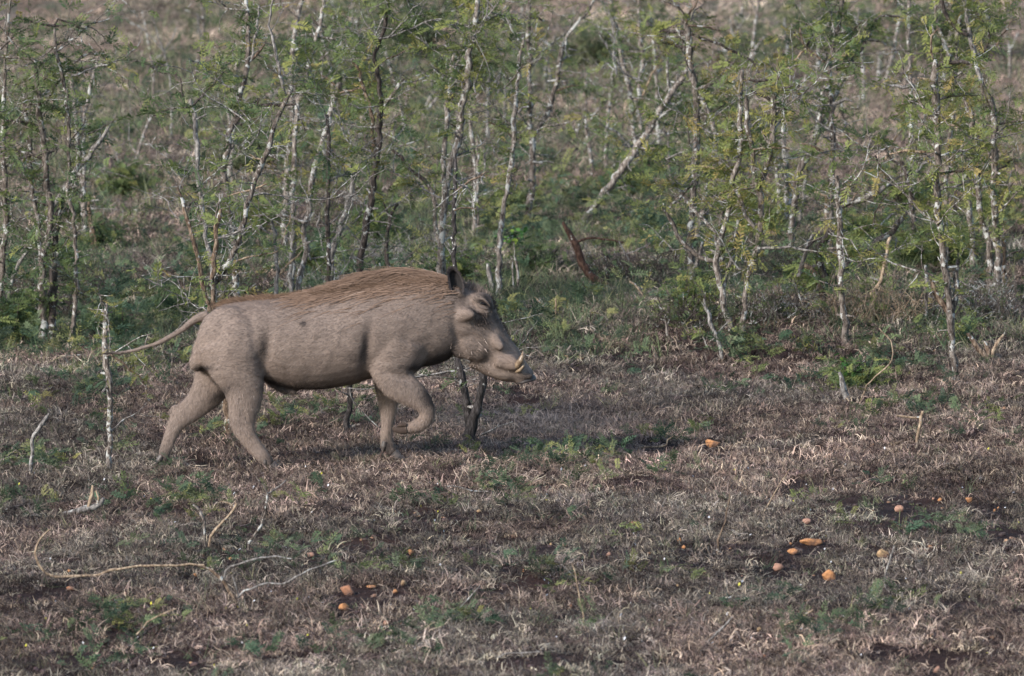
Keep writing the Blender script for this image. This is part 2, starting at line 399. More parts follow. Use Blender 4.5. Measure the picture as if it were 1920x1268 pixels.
BARE = [(1700,965,190,42,1),(1110,1030,190,22,.9),(700,1020,120,22,.7),(420,1000,110,35,.9),(110,1120,120,22,.7),(1380,1030,170,28,.8),(320,1235,180,18,.7),(1560,1070,160,30,.6),(1870,1000,90,50,.7),
        (860,870,120,20,.4),(1050,660,60,25,.4),(750,970,140,20,.6),(200,1010,100,20,.5),(1000,1100,120,20,.6),(1500,880,60,15,.7),(1730,1190,160,15,.6),(880,1260,120,15,.5),(1340,570,60,25,.8),(560,790,80,20,.4)]
def field(px, py, L):
    o = np.zeros(len(px))
    for x, y, a, b, wt in L: o = np.maximum(o, wt*np.exp(-((px-x)/a)**2-((py-y)/b)**2))
    return o
def sample(n, y0, y1, margin=1.5, power=1.0):
    y = y0+(y1-y0)*rng.random(n)**power
    hw = y*0.062+margin
    x = (rng.random(n)*2-1)*hw
    z = ground(x, y); p = np.stack([x, y, z], 1)
    a, b = to_px(p)
    return p, a, b
def near_stone(px, py):          # grass stands clear of the stones and what lies bare
    near = np.zeros(len(px), bool)
    for sx, sy, a_, b_ in [t[:4] for t in STN if t[4]]+[(1487, 906, 46, 17)]:
        near |= (np.abs(px-sx) < a_*.5+10) & (py > sy-b_*.2) & (py < sy+b_*.6+24)
    return near
def vary(n, base, sp, corr=None):
    c = np.array(base)[None]*(1+sp*rng.normal(size=(n, 1)))*(1+0.035*rng.normal(size=(n, 3)))
    return np.clip(c, 0.01, 1)
def rots(n, tilt=0.25): return np.stack([rng.normal(size=n)*tilt, rng.normal(size=n)*tilt, rng.random(n)*6.283], 1)

def dry_grass():
    vs = [blade_tuft(28, 0.032, 0.0026, 0.024, 100+k, 1.5, 3, 1.05) for k in range(10)] + [blade_tuft(22, 0.044, 0.0026, 0.013, 130+k, 1.0, 3, 0.8) for k in range(6)]
    pos = []; 
    for n, y0, y1, sc, mg in ((100000, 26, 38, 1.0, 1.5), (50000, 38, 50, 1.25, 1.5), (76000, 50, 92, 1.7, 1.5), (46000, 18, 110, 2.2, 9)):
        p, px, py = sample(n, y0, y1, mg)
        if mg > 5: out = np.abs(p[:, 0]) > p[:, 1]*.062+1.4; p, px, py = p[out], px[out], py[out]
        bare = field(px, py, BARE); nn = vnoise(p[:, 0]*2.2, p[:, 1]*1.3, 9)*0.5+vnoise(p[:, 0]*8, p[:, 1]*5, 10)*0.5
        keep = rng.random(len(p)) > np.clip(0.84*bare + 2.8*(nn-0.48), 0, 0.95)
        keep &= ~(near_stone(px, py) & (rng.random(len(p)) < 0.95))
        if y0 > 36: keep &= rng.random(len(p)) > 0.25*field(px, py, G_GRASS)
        p = p[keep]; px = px[keep]; py = py[keep]; k = len(p)
        patch = vnoise(p[:, 0]*1.1+5, p[:, 1]*0.7, 11); fine = rng.random(k)
        c = np.where((fine < 0.34)[:, None], vary(k, (0.056, 0.041, 0.041), .3), np.where((fine < 0.80)[:, None], vary(k, (0.178, 0.145, 0.130), .3), vary(k, (0.44, 0.37, 0.325), .25)))
        c *= (0.58+0.9*patch)[:, None]
        grey = (vnoise(p[:, 0]*0.9, p[:, 1]*0.9+20, 12) > 0.55)[:, None]
        c = np.where(grey, c*np.array([0.88, 0.97, 0.98]), c)
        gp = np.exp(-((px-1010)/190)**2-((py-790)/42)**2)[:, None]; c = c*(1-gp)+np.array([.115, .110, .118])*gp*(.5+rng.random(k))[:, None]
        if y0 >= 50:
            band = vnoise(p[:, 0]*0.12+3, p[:, 1]*0.22, 13)[:, None]
            c = (c*.55+.45*np.array([.19, .155, .135]))*(.80+1.5*band)
        ms = sc*(0.6+0.7*rng.random(k)); tall = (rng.random(k) < 0.12); ms = np.where(tall, ms*1.35, ms)
        scl = np.stack([ms*1.05, ms*1.05, ms*(0.6+0.55*rng.random(k))], 1)
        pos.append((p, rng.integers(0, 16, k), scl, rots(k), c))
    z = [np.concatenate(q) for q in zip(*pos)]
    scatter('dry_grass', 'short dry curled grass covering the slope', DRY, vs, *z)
def green_grass():
    vs = [blade_tuft(16, 0.11, 0.0032, 0.02, 200+k, 0.55, 3, 0.55) for k in range(6)] + [blade_tuft(22, 0.05, 0.0028, 0.025, 220+k, 0.9, 3, 0.9) for k in range(4)]
    pos = []
    for n, y0, y1, sc in ((12500, 26, 38, 0.6), (31000, 38, 50, 1.0), (33000, 50, 92, 1.8)):
        p, px, py = sample(n, y0, y1)
        g = field(px, py, G_GRASS); nn = vnoise(p[:, 0]*1.7, p[:, 1]*1.1+9, 14)
        keep = rng.random(len(p)) < (0.14 + 0.85*g)*np.clip(1.9*nn, 0, 1.2)*~near_stone(px, py)
        p = p[keep]; k = len(p); f = rng.random(k)[:, None]
        c = np.where(f < 0.45, vary(k, (0.065, 0.095, 0.055), .3), np.where(f < 0.75, vary(k, (0.12, 0.15, 0.09), .3), vary(k, (0.21, 0.22, 0.13), .25)))
        ms = sc*(0.6+0.6*rng.random(k)); scl = np.stack([ms, ms, ms*(0.7+0.5*rng.random(k))], 1)
        v = rng.integers(0, 10, k)
        pos.append((p, v, scl, rots(k, .2), c))
    z = [np.concatenate(q) for q in zip(*pos)]
    scatter('green_grass', 'green grass growing between the dry tufts and stems', GREEN, vs, *z)
def undergrowth():
    vs = [fern_sprig(300+k, 8, 0.06) for k in range(8)]
    pos = []
    for n, y0, y1, sc in ((19000, 26, 38, 0.85), (20000, 38, 50, 1.2), (6600, 50, 85, 2.2)):
        p, px, py = sample(n, y0, y1)
        g = field(px, py, G_FERN); nn = vnoise(p[:, 0]*3.1, p[:, 1]*2.4+9, 15)
        keep = rng.random(len(p)) < np.clip(0.05 + 0.9*g, 0, 1)*np.clip((nn-0.42)*3.2, 0, 1)*np.where(p[:, 1] > 38, .65, .85)*~near_stone(px, py)
        p = p[keep]; g = g[keep]; k = len(p); f = rng.random(k)[:, None]
        p[:, 2] += np.where(p[:, 1] > 38, rng.random(k)**2*0.22*g, rng.random(k)**2*0.05)*sc
        c = np.where(f < 0.5, vary(k, (0.062, 0.094, 0.056), .3), np.where(f < 0.75, vary(k, (0.105, 0.13, 0.07), .3), vary(k, (0.18, 0.19, 0.075), .25)))
        ms = sc*(0.55+0.6*rng.random(k)); scl = np.stack([ms, ms, ms], 1)
        pos.append((p, rng.integers(0, 8, k), scl, rots(k, .3), c))
    z = [np.concatenate(q) for q in zip(*pos)]
    scatter('ground_cover_plants', 'low feathery green seedlings spread over the ground', FERN, vs, *z)
def soil_crumbs():
    vs = []
    for k in range(6):
        r = np.random.default_rng(500+k); V = []; 
        for z, rr in ((-.3, .8), (.25, 1.0), (.7, .6)):
            for j in range(6): a = j*1.047; q = rr*(.75+.5*r.random()); V.append([math.cos(a)*q, math.sin(a)*q*.8, z*(.8+.4*r.random())])
        V.append([0, 0, .85]); F3 = [[i*6+j, i*6+(j+1) % 6, (i+1)*6+(j+1) % 6, (i+1)*6+j] for i in range(2) for j in range(6)]
        F3 += [[12+j, 12+(j+1) % 6, 18, 18] for j in range(6)]
        V = np.array(V); F3 = [f if f[2] != f[3] else f[:3]+[f[0]] for f in F3]
        # the cap as quads over the apex
        F3 = F3[:12]+[[12, 13, 14, 18], [14, 15, 16, 18], [16, 17, 12, 18]]
        vs.append((V, np.array(F3), np.full(len(V), .5)))
    p, px, py = sample(26000, 26, 40); bare = field(px, py, BARE); keep = rng.random(len(p)) < .35+.65*bare; p = p[keep]; k = len(p)
    s = .003+.011*rng.random(k)**3; c = np.where(rng.random(k)[:, None] < .93, vary(k, (.055, .036, .033), .35), vary(k, (.22, .13, .08), .3))
    m, nt, b = new_mat('soil_crumb'); it = N(nt, 'ShaderNodeAttribute', attribute_name='tcol', attribute_type='INSTANCER'); nt.links.new(it.outputs['Color'], b.inputs['Base Color']); b.inputs['Roughness'].default_value = .95
    scatter('soil_crumbs', 'crumbs and clods of dark red-brown soil', m, vs, p, rng.integers(0, 6, k), np.stack([s*1.2, s*1.2, s*.8], 1), rots(k, .3), c)
dry_grass(); green_grass(); undergrowth(); soil_crumbs()
# ================================================================= the warthog
HY = hit(745, 867)[1]-0.10
HB = hit(560, 872); HB[1] = HY; HB[2] = float(ground(HB[0], HY))
PXM = HY/F                                   # metres per pixel at the animal
def H(px, py, y=0.0): return P(px, py, HY+y)-HB
def hog_mat():
    m, nt, b = new_mat('warthog_skin'); tc = N(nt, 'ShaderNodeTexCoord'); v = tc.outputs['Object']
    at = N(nt, 'ShaderNodeAttribute', attribute_name='shade'); wm = N(nt, 'ShaderNodeAttribute', attribute_name='warm')
    n1 = noise_tex(nt, 5, 4, .6, v); mp = N(nt, 'ShaderNodeMapping'); mp.inputs['Scale'].default_value = (0.28, 1, 1.3); nt.links.new(v, mp.inputs[0])
    n2 = noise_tex(nt, 170, 4, .75, mp.outputs[0]); n3 = noise_tex(nt, 60, 4, .6, mp.outputs[0])
    base = ramp(nt, n1, [(.35, (.145, .108, .089)), (.65, (.205, .155, .128))])
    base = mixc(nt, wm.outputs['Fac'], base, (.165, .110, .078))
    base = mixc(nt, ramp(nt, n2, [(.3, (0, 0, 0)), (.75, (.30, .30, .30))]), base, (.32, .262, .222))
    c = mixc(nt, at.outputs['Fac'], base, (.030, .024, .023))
    nt.links.new(c, b.inputs['Base Color']); b.inputs['Roughness'].default_value = .8; b.inputs['Specular IOR Level'].default_value = .25
    ad = N(nt, 'ShaderNodeMath', operation='ADD'); nt.links.new(n2, ad.inputs[0]); nt.links.new(n3, ad.inputs[1])
    bump(nt, b, ad.outputs[0], .35, .005)
    return m
SKIN = hog_mat()
def hair_mat(name, stops):
    m, nt, b = new_mat(name); at = N(nt, 'ShaderNodeAttribute', attribute_name='shade')
    nt.links.new(ramp(nt, at.outputs['Fac'], stops), b.inputs['Base Color']); b.inputs['Roughness'].default_value = .7; b.inputs['Specular IOR Level'].default_value = .3
    return m
COAT = hair_mat('coat_hair', [(0, (.035, .028, .026)), (.35, (.145, .110, .092)), (.7, (.243, .185, .154)), (1, (.40, .325, .28))])
MANE = hair_mat('mane_hair', [(0, (.055, .034, .024)), (.4, (.15, .094, .064)), (.75, (.255, .170, .122)), (1, (.37, .28, .22))])
def hog():
    root = empty('warthog', tuple(HB)); tag(root, 'grey-brown warthog striding right with reddish mane, curved tusks and lifted foreleg', 'warthog')
    mb = MB()
    def loft(st, sides=20):
        """(px, py, radius px, side y, half width m)"""
        st = np.asarray(st, float); q = resample(np.array([[*H(a, b, y), r*PXM, w] for a, b, r, y, w in st]), .012)
        q[:, :3] = smooth_line(q[:, :3], 2); q[:, 3:] = smooth_line(q[:, 3:], 2)
        tube(mb, q[:, :3], q[:, 3], sides, flat=q[:, 4]/q[:, 3])
    def ell(px, py, rx, rz, y, ry, tilt=0.0):
        n, k = 16, 10; V = []
        for i in range(k+1):
            ph = math.pi*i/k
            for j in range(n):
                th = 2*math.pi*j/n; a = math.sin(ph)*math.cos(th)*rx*PXM; c = math.cos(ph)*rz*PXM; t = tilt
                V.append([a*math.cos(t)-c*math.sin(t), math.sin(ph)*math.sin(th)*ry, a*math.sin(t)+c*math.cos(t)])
        i = np.arange(k)[:, None]*n; j = np.arange(n)[None, :]; kk = (j+1) % n
        mb.add(np.array(V)+H(px, py, y), np.stack([i+j, i+kk, i+n+kk, i+n+j], -1).reshape(-1, 4)[:, ::-1])
    T = [(370, 612, 655, .045), (378, 598, 678, .08), (392, 585, 698, .115), (412, 574, 710, .14), (440, 566, 714, .155), (480, 561, 712, .165), (520, 557, 722, .168), (560, 554, 731, .172), (600, 549, 731, .176),
         (650, 542, 722, .178), (700, 535, 706, .174), (740, 529, 698, .165), (780, 521, 690, .15), (812, 516, 684, .135), (840, 520, 674, .12), (862, 535, 660, .105), (880, 545, 645, .09)]
    loft([(a, (t+b)/2, (b-t)/2, 0, w) for a, t, b, w in T], 28)
    # haunch and near hind leg (hock points back), with the foot just leaving the ground
    yn, yf = -.115, .10
    ell(430, 645, 62, 72, yn+.035, .078, .1); ell(445, 660, 50, 70, yn, .07, -.1)
    loft([(430, 640, 60, yn+.02, .075), (447, 690, 54, yn, .065), (456, 722, 41, yn, .052), (459, 752, 33, yn, .042), (455, 777, 27, yn, .033), (454, 797, 24, yn, .028), (460, 812, 19, yn-.005, .023), (471, 829, 16, yn-.005, .021), (484, 846, 15, yn-.005, .020), (498, 861, 13, yn-.005, .020), (508, 872, 9, yn-.005, .018)])
    ell(440, 791, 11, 15, yn, .017, .3)
    # far hind leg, stretched back
    loft([(420, 665, 50, yf, .06), (405, 706, 42, yf, .055), (390, 736, 33, yf, .045), (368, 760, 25, yf, .034), (345, 778, 22, yf, .028), (331, 793, 17, yf, .023), (323, 810, 14, yf, .020), (316, 828, 12.5, yf, .019), (309, 848, 12, yf, .019), (304, 866, 10.5, yf, .018), (303, 876, 8, yf, .016)])
    ell(328, 770, 11, 13, yf, .015, -.5)
    # shoulder and near foreleg, lifted and folded at the wrist
    ell(752, 628, 56, 80, -.085, .070, .12); ell(735, 665, 42, 52, -.105, .062)
    loft([(748, 640, 54, -.10, .065), (733, 690, 42, -.11, .055), (742, 716, 33, -.115, .045), (764, 731, 29, -.12, .038), (784, 746, 23.5, -.12, .032), (797, 760, 17.5, -.12, .027), (803, 772, 15, -.12, .024), (800, 785, 14, -.118, .022), (789, 796, 13.5, -.115, .021), (774, 802, 12, -.113, .020), (758, 804, 10, -.11, .018)])
    ell(800, 764, 16, 15, -.12, .026); ell(808, 770, 9, 8, -.12, .018)
    # far foreleg, planted
    loft([(735, 680, 34, .09, .05), (729, 715, 30, .10, .042), (728, 742, 22, .10, .033), (728, 765, 18, .10, .027), (727, 788, 13, .10, .021), (725, 806, 11, .10, .019), (724, 822, 13, .10, .021), (728, 838, 12, .10, .020), (737, 851, 9.5, .10, .018)])
    ell(719, 832, 7, 13, .10, .012, -.1)
    # scrotum, sheath, tail
    ell(372, 676, 17, 22, -.030, .032, -.35); ell(378, 676, 17, 21, .03, .032, -.3)
    loft([(505, 714, 8, -.02, .02), (530, 730, 9, -.02, .018), (556, 736, 6, -.02, .015)], 10)
    loft([(392, 592, 12, 0, .022), (376, 594, 9, 0, .018), (358, 604, 7.5, 0, .014), (345, 616, 6.5, 0, .012), (325, 629, 5.5, 0, .0105), (300, 642, 5, -.005, .010), (270, 652, 4.4, -.01, .009), (240, 660, 4, -.015, .008), (218, 663, 3.6, -.02, .007), (205, 661, 3, -.02, .006)], 10)
    # head
    loft([(838, 598, 70, 0, .105), (860, 597, 68, 0, .108), (880, 604, 63, 0, .106), (893, 618, 52, 0, .095), (908, 634, 45, 0, .080), (925, 651, 38, 0, .070), (942, 668, 33, 0, .064), (956, 681, 29, 0, .060), (968, 692, 24, 0, .054), (977, 700, 20, 0, .048), (983, 706, 18.5, 0, .046), (986, 711, 20, 0, .048)], 24)
    ell(876, 640, 38, 36, -.050, .042, -.6); ell(876, 640, 38, 36, .050, .042, -.6); ell(900, 655, 26, 26, -.04, .042, -.6); ell(900, 655, 26, 26, .04, .042, -.6)       # jowls
    for s in (-1, 1):
        ell(904, 571, 22, 24, s*.060, .038, .3)                # orbit
        ell(899, 560, 15, 8, s*.078, .024, .25)                # brow
        ell(906, 583, 15, 8, s*.078, .022, -.3)                # bag under the eye
        loft([(858, 596, 15, s*.085, .024), (872, 590, 13, s*.108, .022), (884, 588, 11.5, s*.126, .018), (891, 589, 6.5, s*.130, .012)], 12)     # cheek wart
        loft([(925, 634, 11, s*.058, .020), (933, 643, 10.5, s*.073, .017), (939, 651, 9, s*.084, .014), (942, 655, 6, s*.09, .012)], 12)       # lower wart
        loft([(930, 676, 13, s*.055, .024), (950, 678, 16, s*.058, .024), (965, 683, 14, s*.061, .022), (972, 690, 8, s*.062, .016)], 12)      # tusk pouch
        loft([(843, 560, 10, s*.05, .02), (862, 553, 14, s*.07, .022), (866, 546, 10, s*.078, .02)], 12)    # ear root
        loft([(976, 700, 6, s*.045, .012), (986, 706, 7, s*.044, .012), (998, 706, 6, s*.036, .012)], 8)
    loft([(895, 664, 30, 0, .055), (918, 682, 23, 0, .052), (940, 694, 21, 0, .056), (957, 702, 16, 0, .050), (968, 708, 10, 0, .03)], 14)  # lower jaw
    
    tmp = mb.build('body', SKIN)
    for p in (('REMESH', dict(mode='VOXEL', voxel_size=.0062, adaptivity=0, use_smooth_shade=True)), ('SMOOTH', dict(factor=.5, iterations=9))):
        md = tmp.modifiers.new(p[0], p[0]); [setattr(md, k, v) for k, v in p[1].items()]
    dg = bpy.context.evaluated_depsgraph_get(); me = bpy.data.meshes.new_from_object(tmp.evaluated_get(dg))
    bpy.data.objects.remove(tmp); me.name = 'body'
    body = bpy.data.objects.new('body', me); C.objects.link(body); body.parent = root
    me.materials.clear(); me.materials.append(SKIN)
    n = len(me.vertices); co = np.empty(n*3, np.float32); me.vertices.foreach_get('co', co); co = co.reshape(-1, 3).astype(float)
    no = np.empty(n*3, np.float32); me.vertices.foreach_get('normal', no); no = no.reshape(-1, 3)
    px, py = to_px(co+HB)
    # skin folds and muscle relief
    def bl(L, px=px, py=py):
        o = np.zeros(len(px))
        for x, y, a, b, wt, *rest in L:
            t = math.radians(rest[0]) if rest else 0; dx, dy = px-x, py-y; u = dx*math.cos(t)+dy*math.sin(t); v = -dx*math.sin(t)+dy*math.cos(t); o += wt*np.exp(-(u/a)**2-(v/b)**2)
        return o
    rel = bl([(498, 662, 13, 40, -.017, 10), (688, 655, 10, 45, -.018, 8), (860, 640, 7, 40, -.009, -15), (898, 612, 14, 8, -.007, 30), (914, 668, 18, 8, -.004, -60), (770, 560, 60, 20, .004), (560, 640, 60, 50, .004), (600, 585, 90, 20, -.003), (720, 580, 18, 60, -.004, 15), (480, 590, 40, 18, .004), (750, 705, 30, 7, -.008, 15), (455, 780, 8, 25, -.003), (320, 820, 5, 30, -.002, 10)])
    wr = 0.0008*np.sin((px*.16+py*.05)+3*vnoise(px*.04, py*.05, 31))*np.exp(-((py-640)/60.)**2) + .0012*(vnoise(px*.045, py*.05, 32)-.5) + .0007*(vnoise(px*.10, py*.2, 33)-.5)
    wr = wr + .0014*np.sin(np.hypot(px-906, py-566)*.95)*np.exp(-((np.hypot(px-905, py-574)-17)/9)**2)
    co = co+no*(rel+wr)[:, None]; me.vertices.foreach_set('co', co.astype(np.float32).ravel())
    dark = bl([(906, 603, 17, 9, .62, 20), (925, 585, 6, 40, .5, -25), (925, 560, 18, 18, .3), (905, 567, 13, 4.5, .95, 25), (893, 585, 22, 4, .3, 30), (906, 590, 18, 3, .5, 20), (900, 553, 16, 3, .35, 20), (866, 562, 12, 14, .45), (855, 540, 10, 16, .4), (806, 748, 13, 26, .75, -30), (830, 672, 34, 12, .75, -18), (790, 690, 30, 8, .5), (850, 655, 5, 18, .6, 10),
               (496, 655, 9, 36, .55), (688, 660, 8, 35, .55), (665, 668, 28, 10, .25), (896, 672, 10, 22, .40, 35), (523, 722, 28, 5, .9, 22), (412, 740, 26, 9, .55, -35), (305, 864, 16, 24, .55), (745, 858, 18, 14, .7), (728, 838, 15, 20, .35), (725, 838, 5, 14, .45), (508, 864, 18, 16, .5), (460, 790, 30, 8, .12), (600, 725, 110, 12, .22), (372, 690, 18, 8, .35), (205, 662, 25, 6, .6), (570, 607, 4.6, 4.6, 1.1), (576, 618, 2.5, 2.5, .3), (640, 617, 4, 3, .25), (920, 670, 10, 30, .25, 30),  # pigment, plus shade painted into flank and elbow creases and under the belly
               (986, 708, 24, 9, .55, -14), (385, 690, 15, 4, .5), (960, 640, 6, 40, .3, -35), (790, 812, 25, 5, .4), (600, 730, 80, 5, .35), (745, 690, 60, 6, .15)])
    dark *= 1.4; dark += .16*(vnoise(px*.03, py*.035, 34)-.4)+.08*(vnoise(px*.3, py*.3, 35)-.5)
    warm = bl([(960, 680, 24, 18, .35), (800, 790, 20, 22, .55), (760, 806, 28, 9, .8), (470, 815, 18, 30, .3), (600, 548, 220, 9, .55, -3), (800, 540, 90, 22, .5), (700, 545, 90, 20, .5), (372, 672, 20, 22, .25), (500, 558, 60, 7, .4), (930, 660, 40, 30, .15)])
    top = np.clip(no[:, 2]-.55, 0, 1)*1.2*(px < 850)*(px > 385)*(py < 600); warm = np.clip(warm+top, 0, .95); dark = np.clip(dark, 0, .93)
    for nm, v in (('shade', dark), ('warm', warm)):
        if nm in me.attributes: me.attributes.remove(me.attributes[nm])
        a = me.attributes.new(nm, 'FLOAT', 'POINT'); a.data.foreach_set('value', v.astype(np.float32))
    me.polygons.foreach_set('use_smooth', np.ones(len(me.polygons), bool)); me.update()
    # short coat
    nf = len(me.polygons); ct = np.empty(nf*3, np.float32); me.polygons.foreach_get('center', ct); ct = ct.reshape(-1, 3).astype(float)
    fn = np.empty(nf*3, np.float32); me.polygons.foreach_get('normal', fn); fn = fn.reshape(-1, 3).astype(float)
    fa = np.empty(nf, np.float32); me.polygons.foreach_get('area', fa); K = 170000
    idx = rng.choice(nf, K, p=fa/fa.sum()); p = ct[idx]+rng.normal(size=(K, 3))*.0022; nn = fn[idx]; hx, hy = to_px(p+HB)
    flow = np.tile([-1., 0, -.28], (K, 1)); leg = np.clip((hy-700)/40, 0, 1)[:, None]; flow = flow*(1-leg)+np.array([-.1, 0, -1.])*leg
    hd = np.clip((hx-850)/25, 0, 1)[:, None]; flow = flow*(1-hd)+np.array([-.75, 0, .35])*hd
    jw = np.exp(-((hx-880)/26)**2-((hy-640)/34)**2)[:, None]; flow = flow*(1-.5*jw)+np.array([-.5, 0, -.5])*jw*.5
    sw = vnoise(hx*.02, hy*.02, 40)-.5; flow[:, 2] += sw*.9; flow += rng.normal(size=(K, 3))*.22
    flow -= nn*(flow*nn).sum(1)[:, None]; flow /= np.linalg.norm(flow, axis=1)[:, None]+1e-9
    ln = (.008+.009*rng.random(K))*(1+.35*jw[:, 0]*rng.random(K)+.5*np.exp(-((hx-860)/20)**2-((hy-625)/50)**2)); ln = np.where(hx > 915, ln*.55, ln); ln = np.where(hy > 815, ln*.6, ln); ln = np.where(hx < 350, np.where(hy < 680, ln*.6, ln), ln)
    tip = p+(flow*.93+nn*(.16+.14*rng.random(K))[:, None])*ln[:, None]; sd = np.cross(flow, nn)*(.00045+.0004*rng.random(K))[:, None]
    dk = dark[np.array([0])]; vi = np.empty(len(me.loops), np.int32); me.loops.foreach_get('vertex_index', vi); ls = np.empty(nf, np.int32); me.polygons.foreach_get('loop_start', ls)
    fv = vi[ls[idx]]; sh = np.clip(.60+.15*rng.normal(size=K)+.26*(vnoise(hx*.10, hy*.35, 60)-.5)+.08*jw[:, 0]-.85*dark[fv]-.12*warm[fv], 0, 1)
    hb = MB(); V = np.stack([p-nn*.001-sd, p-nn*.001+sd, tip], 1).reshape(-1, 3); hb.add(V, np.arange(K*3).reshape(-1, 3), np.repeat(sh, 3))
    tag(hb.build('coat', COAT, root, smooth=False, world=False), kind='stuff')
    # mane
    hm = MB(); M = 5200
    from mathutils.bvhtree import BVHTree
    tree = BVHTree.FromPolygons([tuple(c) for c in co], [tuple(q.vertices) for q in me.polygons])
    Vs = []; A = []; Fq = []; c0 = 0
    for k in range(M):
        u = random.random(); x = 862-300*u**1.15; main = random.random() < .80
        yy = random.gauss(0, .013 if main else .045)-(.0 if main else .025)
        g = H(x, 560, 0); loc, nr, _, _ = tree.ray_cast(Vector((g[0], yy, 1.5)), Vector((0, 0, -1)))
        if loc is None: continue
        full = min(1, (1-u)*1.5+.12)
        L = ((.08+.15*random.random())*full if main else .05+.07*random.random())+.02; rise = (.44 if main else .10)*(.45+.75*random.random())*min(1, full+.1)
        q = np.array(loc)-np.array([0, 0, .004]); d = unit(np.array([-1, (-.05-.12*random.random())*(1 if main else 1.4), rise-(0 if main else random.uniform(0, .35))])); wd = .0012+.0011*random.random(); s = random.gauss(.5 if main else .55, .11); clump = .09*(vnoise(x*.12, yy*300, 50)-.5); seg = 5
        for j in range(seg+1):
            t = j/seg; w_ = wd*(1-.75*t)
            Vs += [q+[0, 0, w_], q-[0, w_*.6, w_]]; A += [s+clump*2-.15*(1-t)]*2
            hit_ = tree.find_nearest(Vector(q)); q = q+d*L/seg; d = unit(d+np.array([-.02, -.02+rng.normal()*.04, -.17*(L/.2)+clump*.3])+rng.normal(size=3)*.03)
            loc2, nr2, _, dist = tree.find_nearest(Vector(q))
            if loc2 is not None and (Vector(q)-loc2).dot(nr2) < .003: q = np.array(loc2)+np.array(nr2)*(.003+.006*random.random())
        for j in range(seg): Fq.append([c0+2*j, c0+2*j+1, c0+2*j+3, c0+2*j+2])
        c0 += 2*(seg+1)
    hm.add(np.array(Vs), np.array(Fq), np.clip(np.array(A), 0, 1)); tag(hm.build('mane', MANE, root, smooth=False, world=False), 'long reddish-brown mane swept back along the spine', kind='stuff')
    # brown line of short bristles along the back, crown tuft, jowl whiskers, tail tuft
    def bristles(name, spots, mat):
        b_ = MB(); Vs = []; A = []
        for x, y, yy, sx, sy, cnt, L, dr, sh in spots:
            for _ in range(cnt):
                q = H(x+random.gauss(0, sx), y+random.gauss(0, sy), yy+(random.gauss(0, .012))); loc, nr, _, _ = tree.find_nearest(Vector(q))
                if loc is None or (yy < -.02 and nr.y > .2): continue
                d = unit(np.array(dr)+rng.normal(size=3)*.22+np.array(nr)*.25); l = L*(.5+.8*random.random()); q = np.array(loc); s_ = unit(np.cross(d, [.2, 1, .3]))*.0008; e = q+d*l; m = q+d*l*.5+np.array(nr)*.004
                Vs += [q-s_, q+s_, m+s_*.8, m-s_*.8, e, e+s_*.1]; A += [np.clip(random.gauss(sh, .15), 0, 1)]*6
        k = len(Vs)//6; F_ = np.concatenate([np.array([[6*i, 6*i+1, 6*i+2, 6*i+3] for i in range(k)]), np.array([[6*i+3, 6*i+2, 6*i+5, 6*i+4] for i in range(k)])])
        b_.add(np.array(Vs), F_, np.array(A)); tag(b_.build(name, mat, root, smooth=False, world=False), kind='stuff')
    bristles('back_bristles', [(x, 556, 0, 14, 4, 150, .035, (-1, 0, .02), .45) for x in range(428, 860, 14)]+[(x, 541-(x-600)*.02, -.05, 16, 6, 60, .06, (-1, 0, -.1), .5) for x in range(600, 850, 16)], MANE)
    bristles('whiskers', [(870, 645, -.10, 7, 14, 8, .008, (-.4, -.1, -1), .6), (862, 662, -.08, 9, 6, 6, .012, (-.2, -.1, -1), .75), (905, 690, -.05, 22, 5, 14, .010, (.1, 0, -1), .8), (905, 650, -.10, 10, 14, 9, .022, (.5, -.3, -.6), 1),
                          (888, 545, -.02, 18, 7, 320, .022, (.1, 0, 1), .45), (918, 570, -.01, 8, 12, 160, .016, (.6, 0, .7), .15), (940, 612, 0, 10, 16, 150, .010, (.7, 0, .6), .1), (905, 604, -.10, 14, 8, 200, .012, (0, -.3, -1), .05), (850, 610, -.1, 10, 28, 14, .010, (-.6, -.1, -1), .7)], COAT)
    # ears
    em, nte, be = new_mat('ear_skin'); be.inputs['Base Color'].default_value = (.038, .030, .030, 1); be.inputs['Roughness'].default_value = .85
    em2, nte2, be2 = new_mat('inner_ear'); be2.inputs['Base Color'].default_value = (.012, .010, .010, 1); be2.inputs['Roughness'].default_value = .9
    for s in (-1, 1):
        out = [(862, 556), (853, 553), (846, 549), (842, 537), (840, 523), (838, 510), (842, 503), (848, 501), (855, 505), (862, 513), (867, 524), (870, 537), (869, 549)]
        y0 = s*.085; V = []; cx, cy = 859, 534
        for lay, (sc, dy) in enumerate([(1, 0.0), (1.0, s*.006), (.62, -s*.014*-1)]):
            pass
        rim = [H(cx+(a-cx), cy+(b-cy), y0+s*.012*(1-(b-500)/60)) for a, b in out]
        inner = [H(cx+(a-cx)*.66, cy+(b-cy)*.72, y0-s*.016) for a, b in out]; core = [H(cx, cy+4, y0-s*.026)]
        back = [H(cx+(a-cx)*.97+1, cy+(b-cy)*.97, y0-s*.010+s*.006) for a, b in out]; back2 = [H(cx+(a-cx)*.6+2, cy+(b-cy)*.65, y0-s*.040) for a, b in out]; bc = [H(cx+3, cy+6, y0-s*.046)]
        # outer shell behind the cup; the cup opens to the side
        nn_ = len(out); e = MB(); r_ = np.arange(nn_); q_ = (r_+1) % nn_
        e.add(np.array(rim+back2), np.stack([r_, q_, q_+nn_, r_+nn_], 1)); e.add(np.array(back2+bc), np.stack([r_, q_, np.full(nn_, nn_)], 1))
        e.add(np.array(rim+[H(cx+(a-cx)*.80, cy+(b-cy)*.84, y0+s*.002) for a, b in out]), np.stack([r_, q_, q_+nn_, r_+nn_], 1))
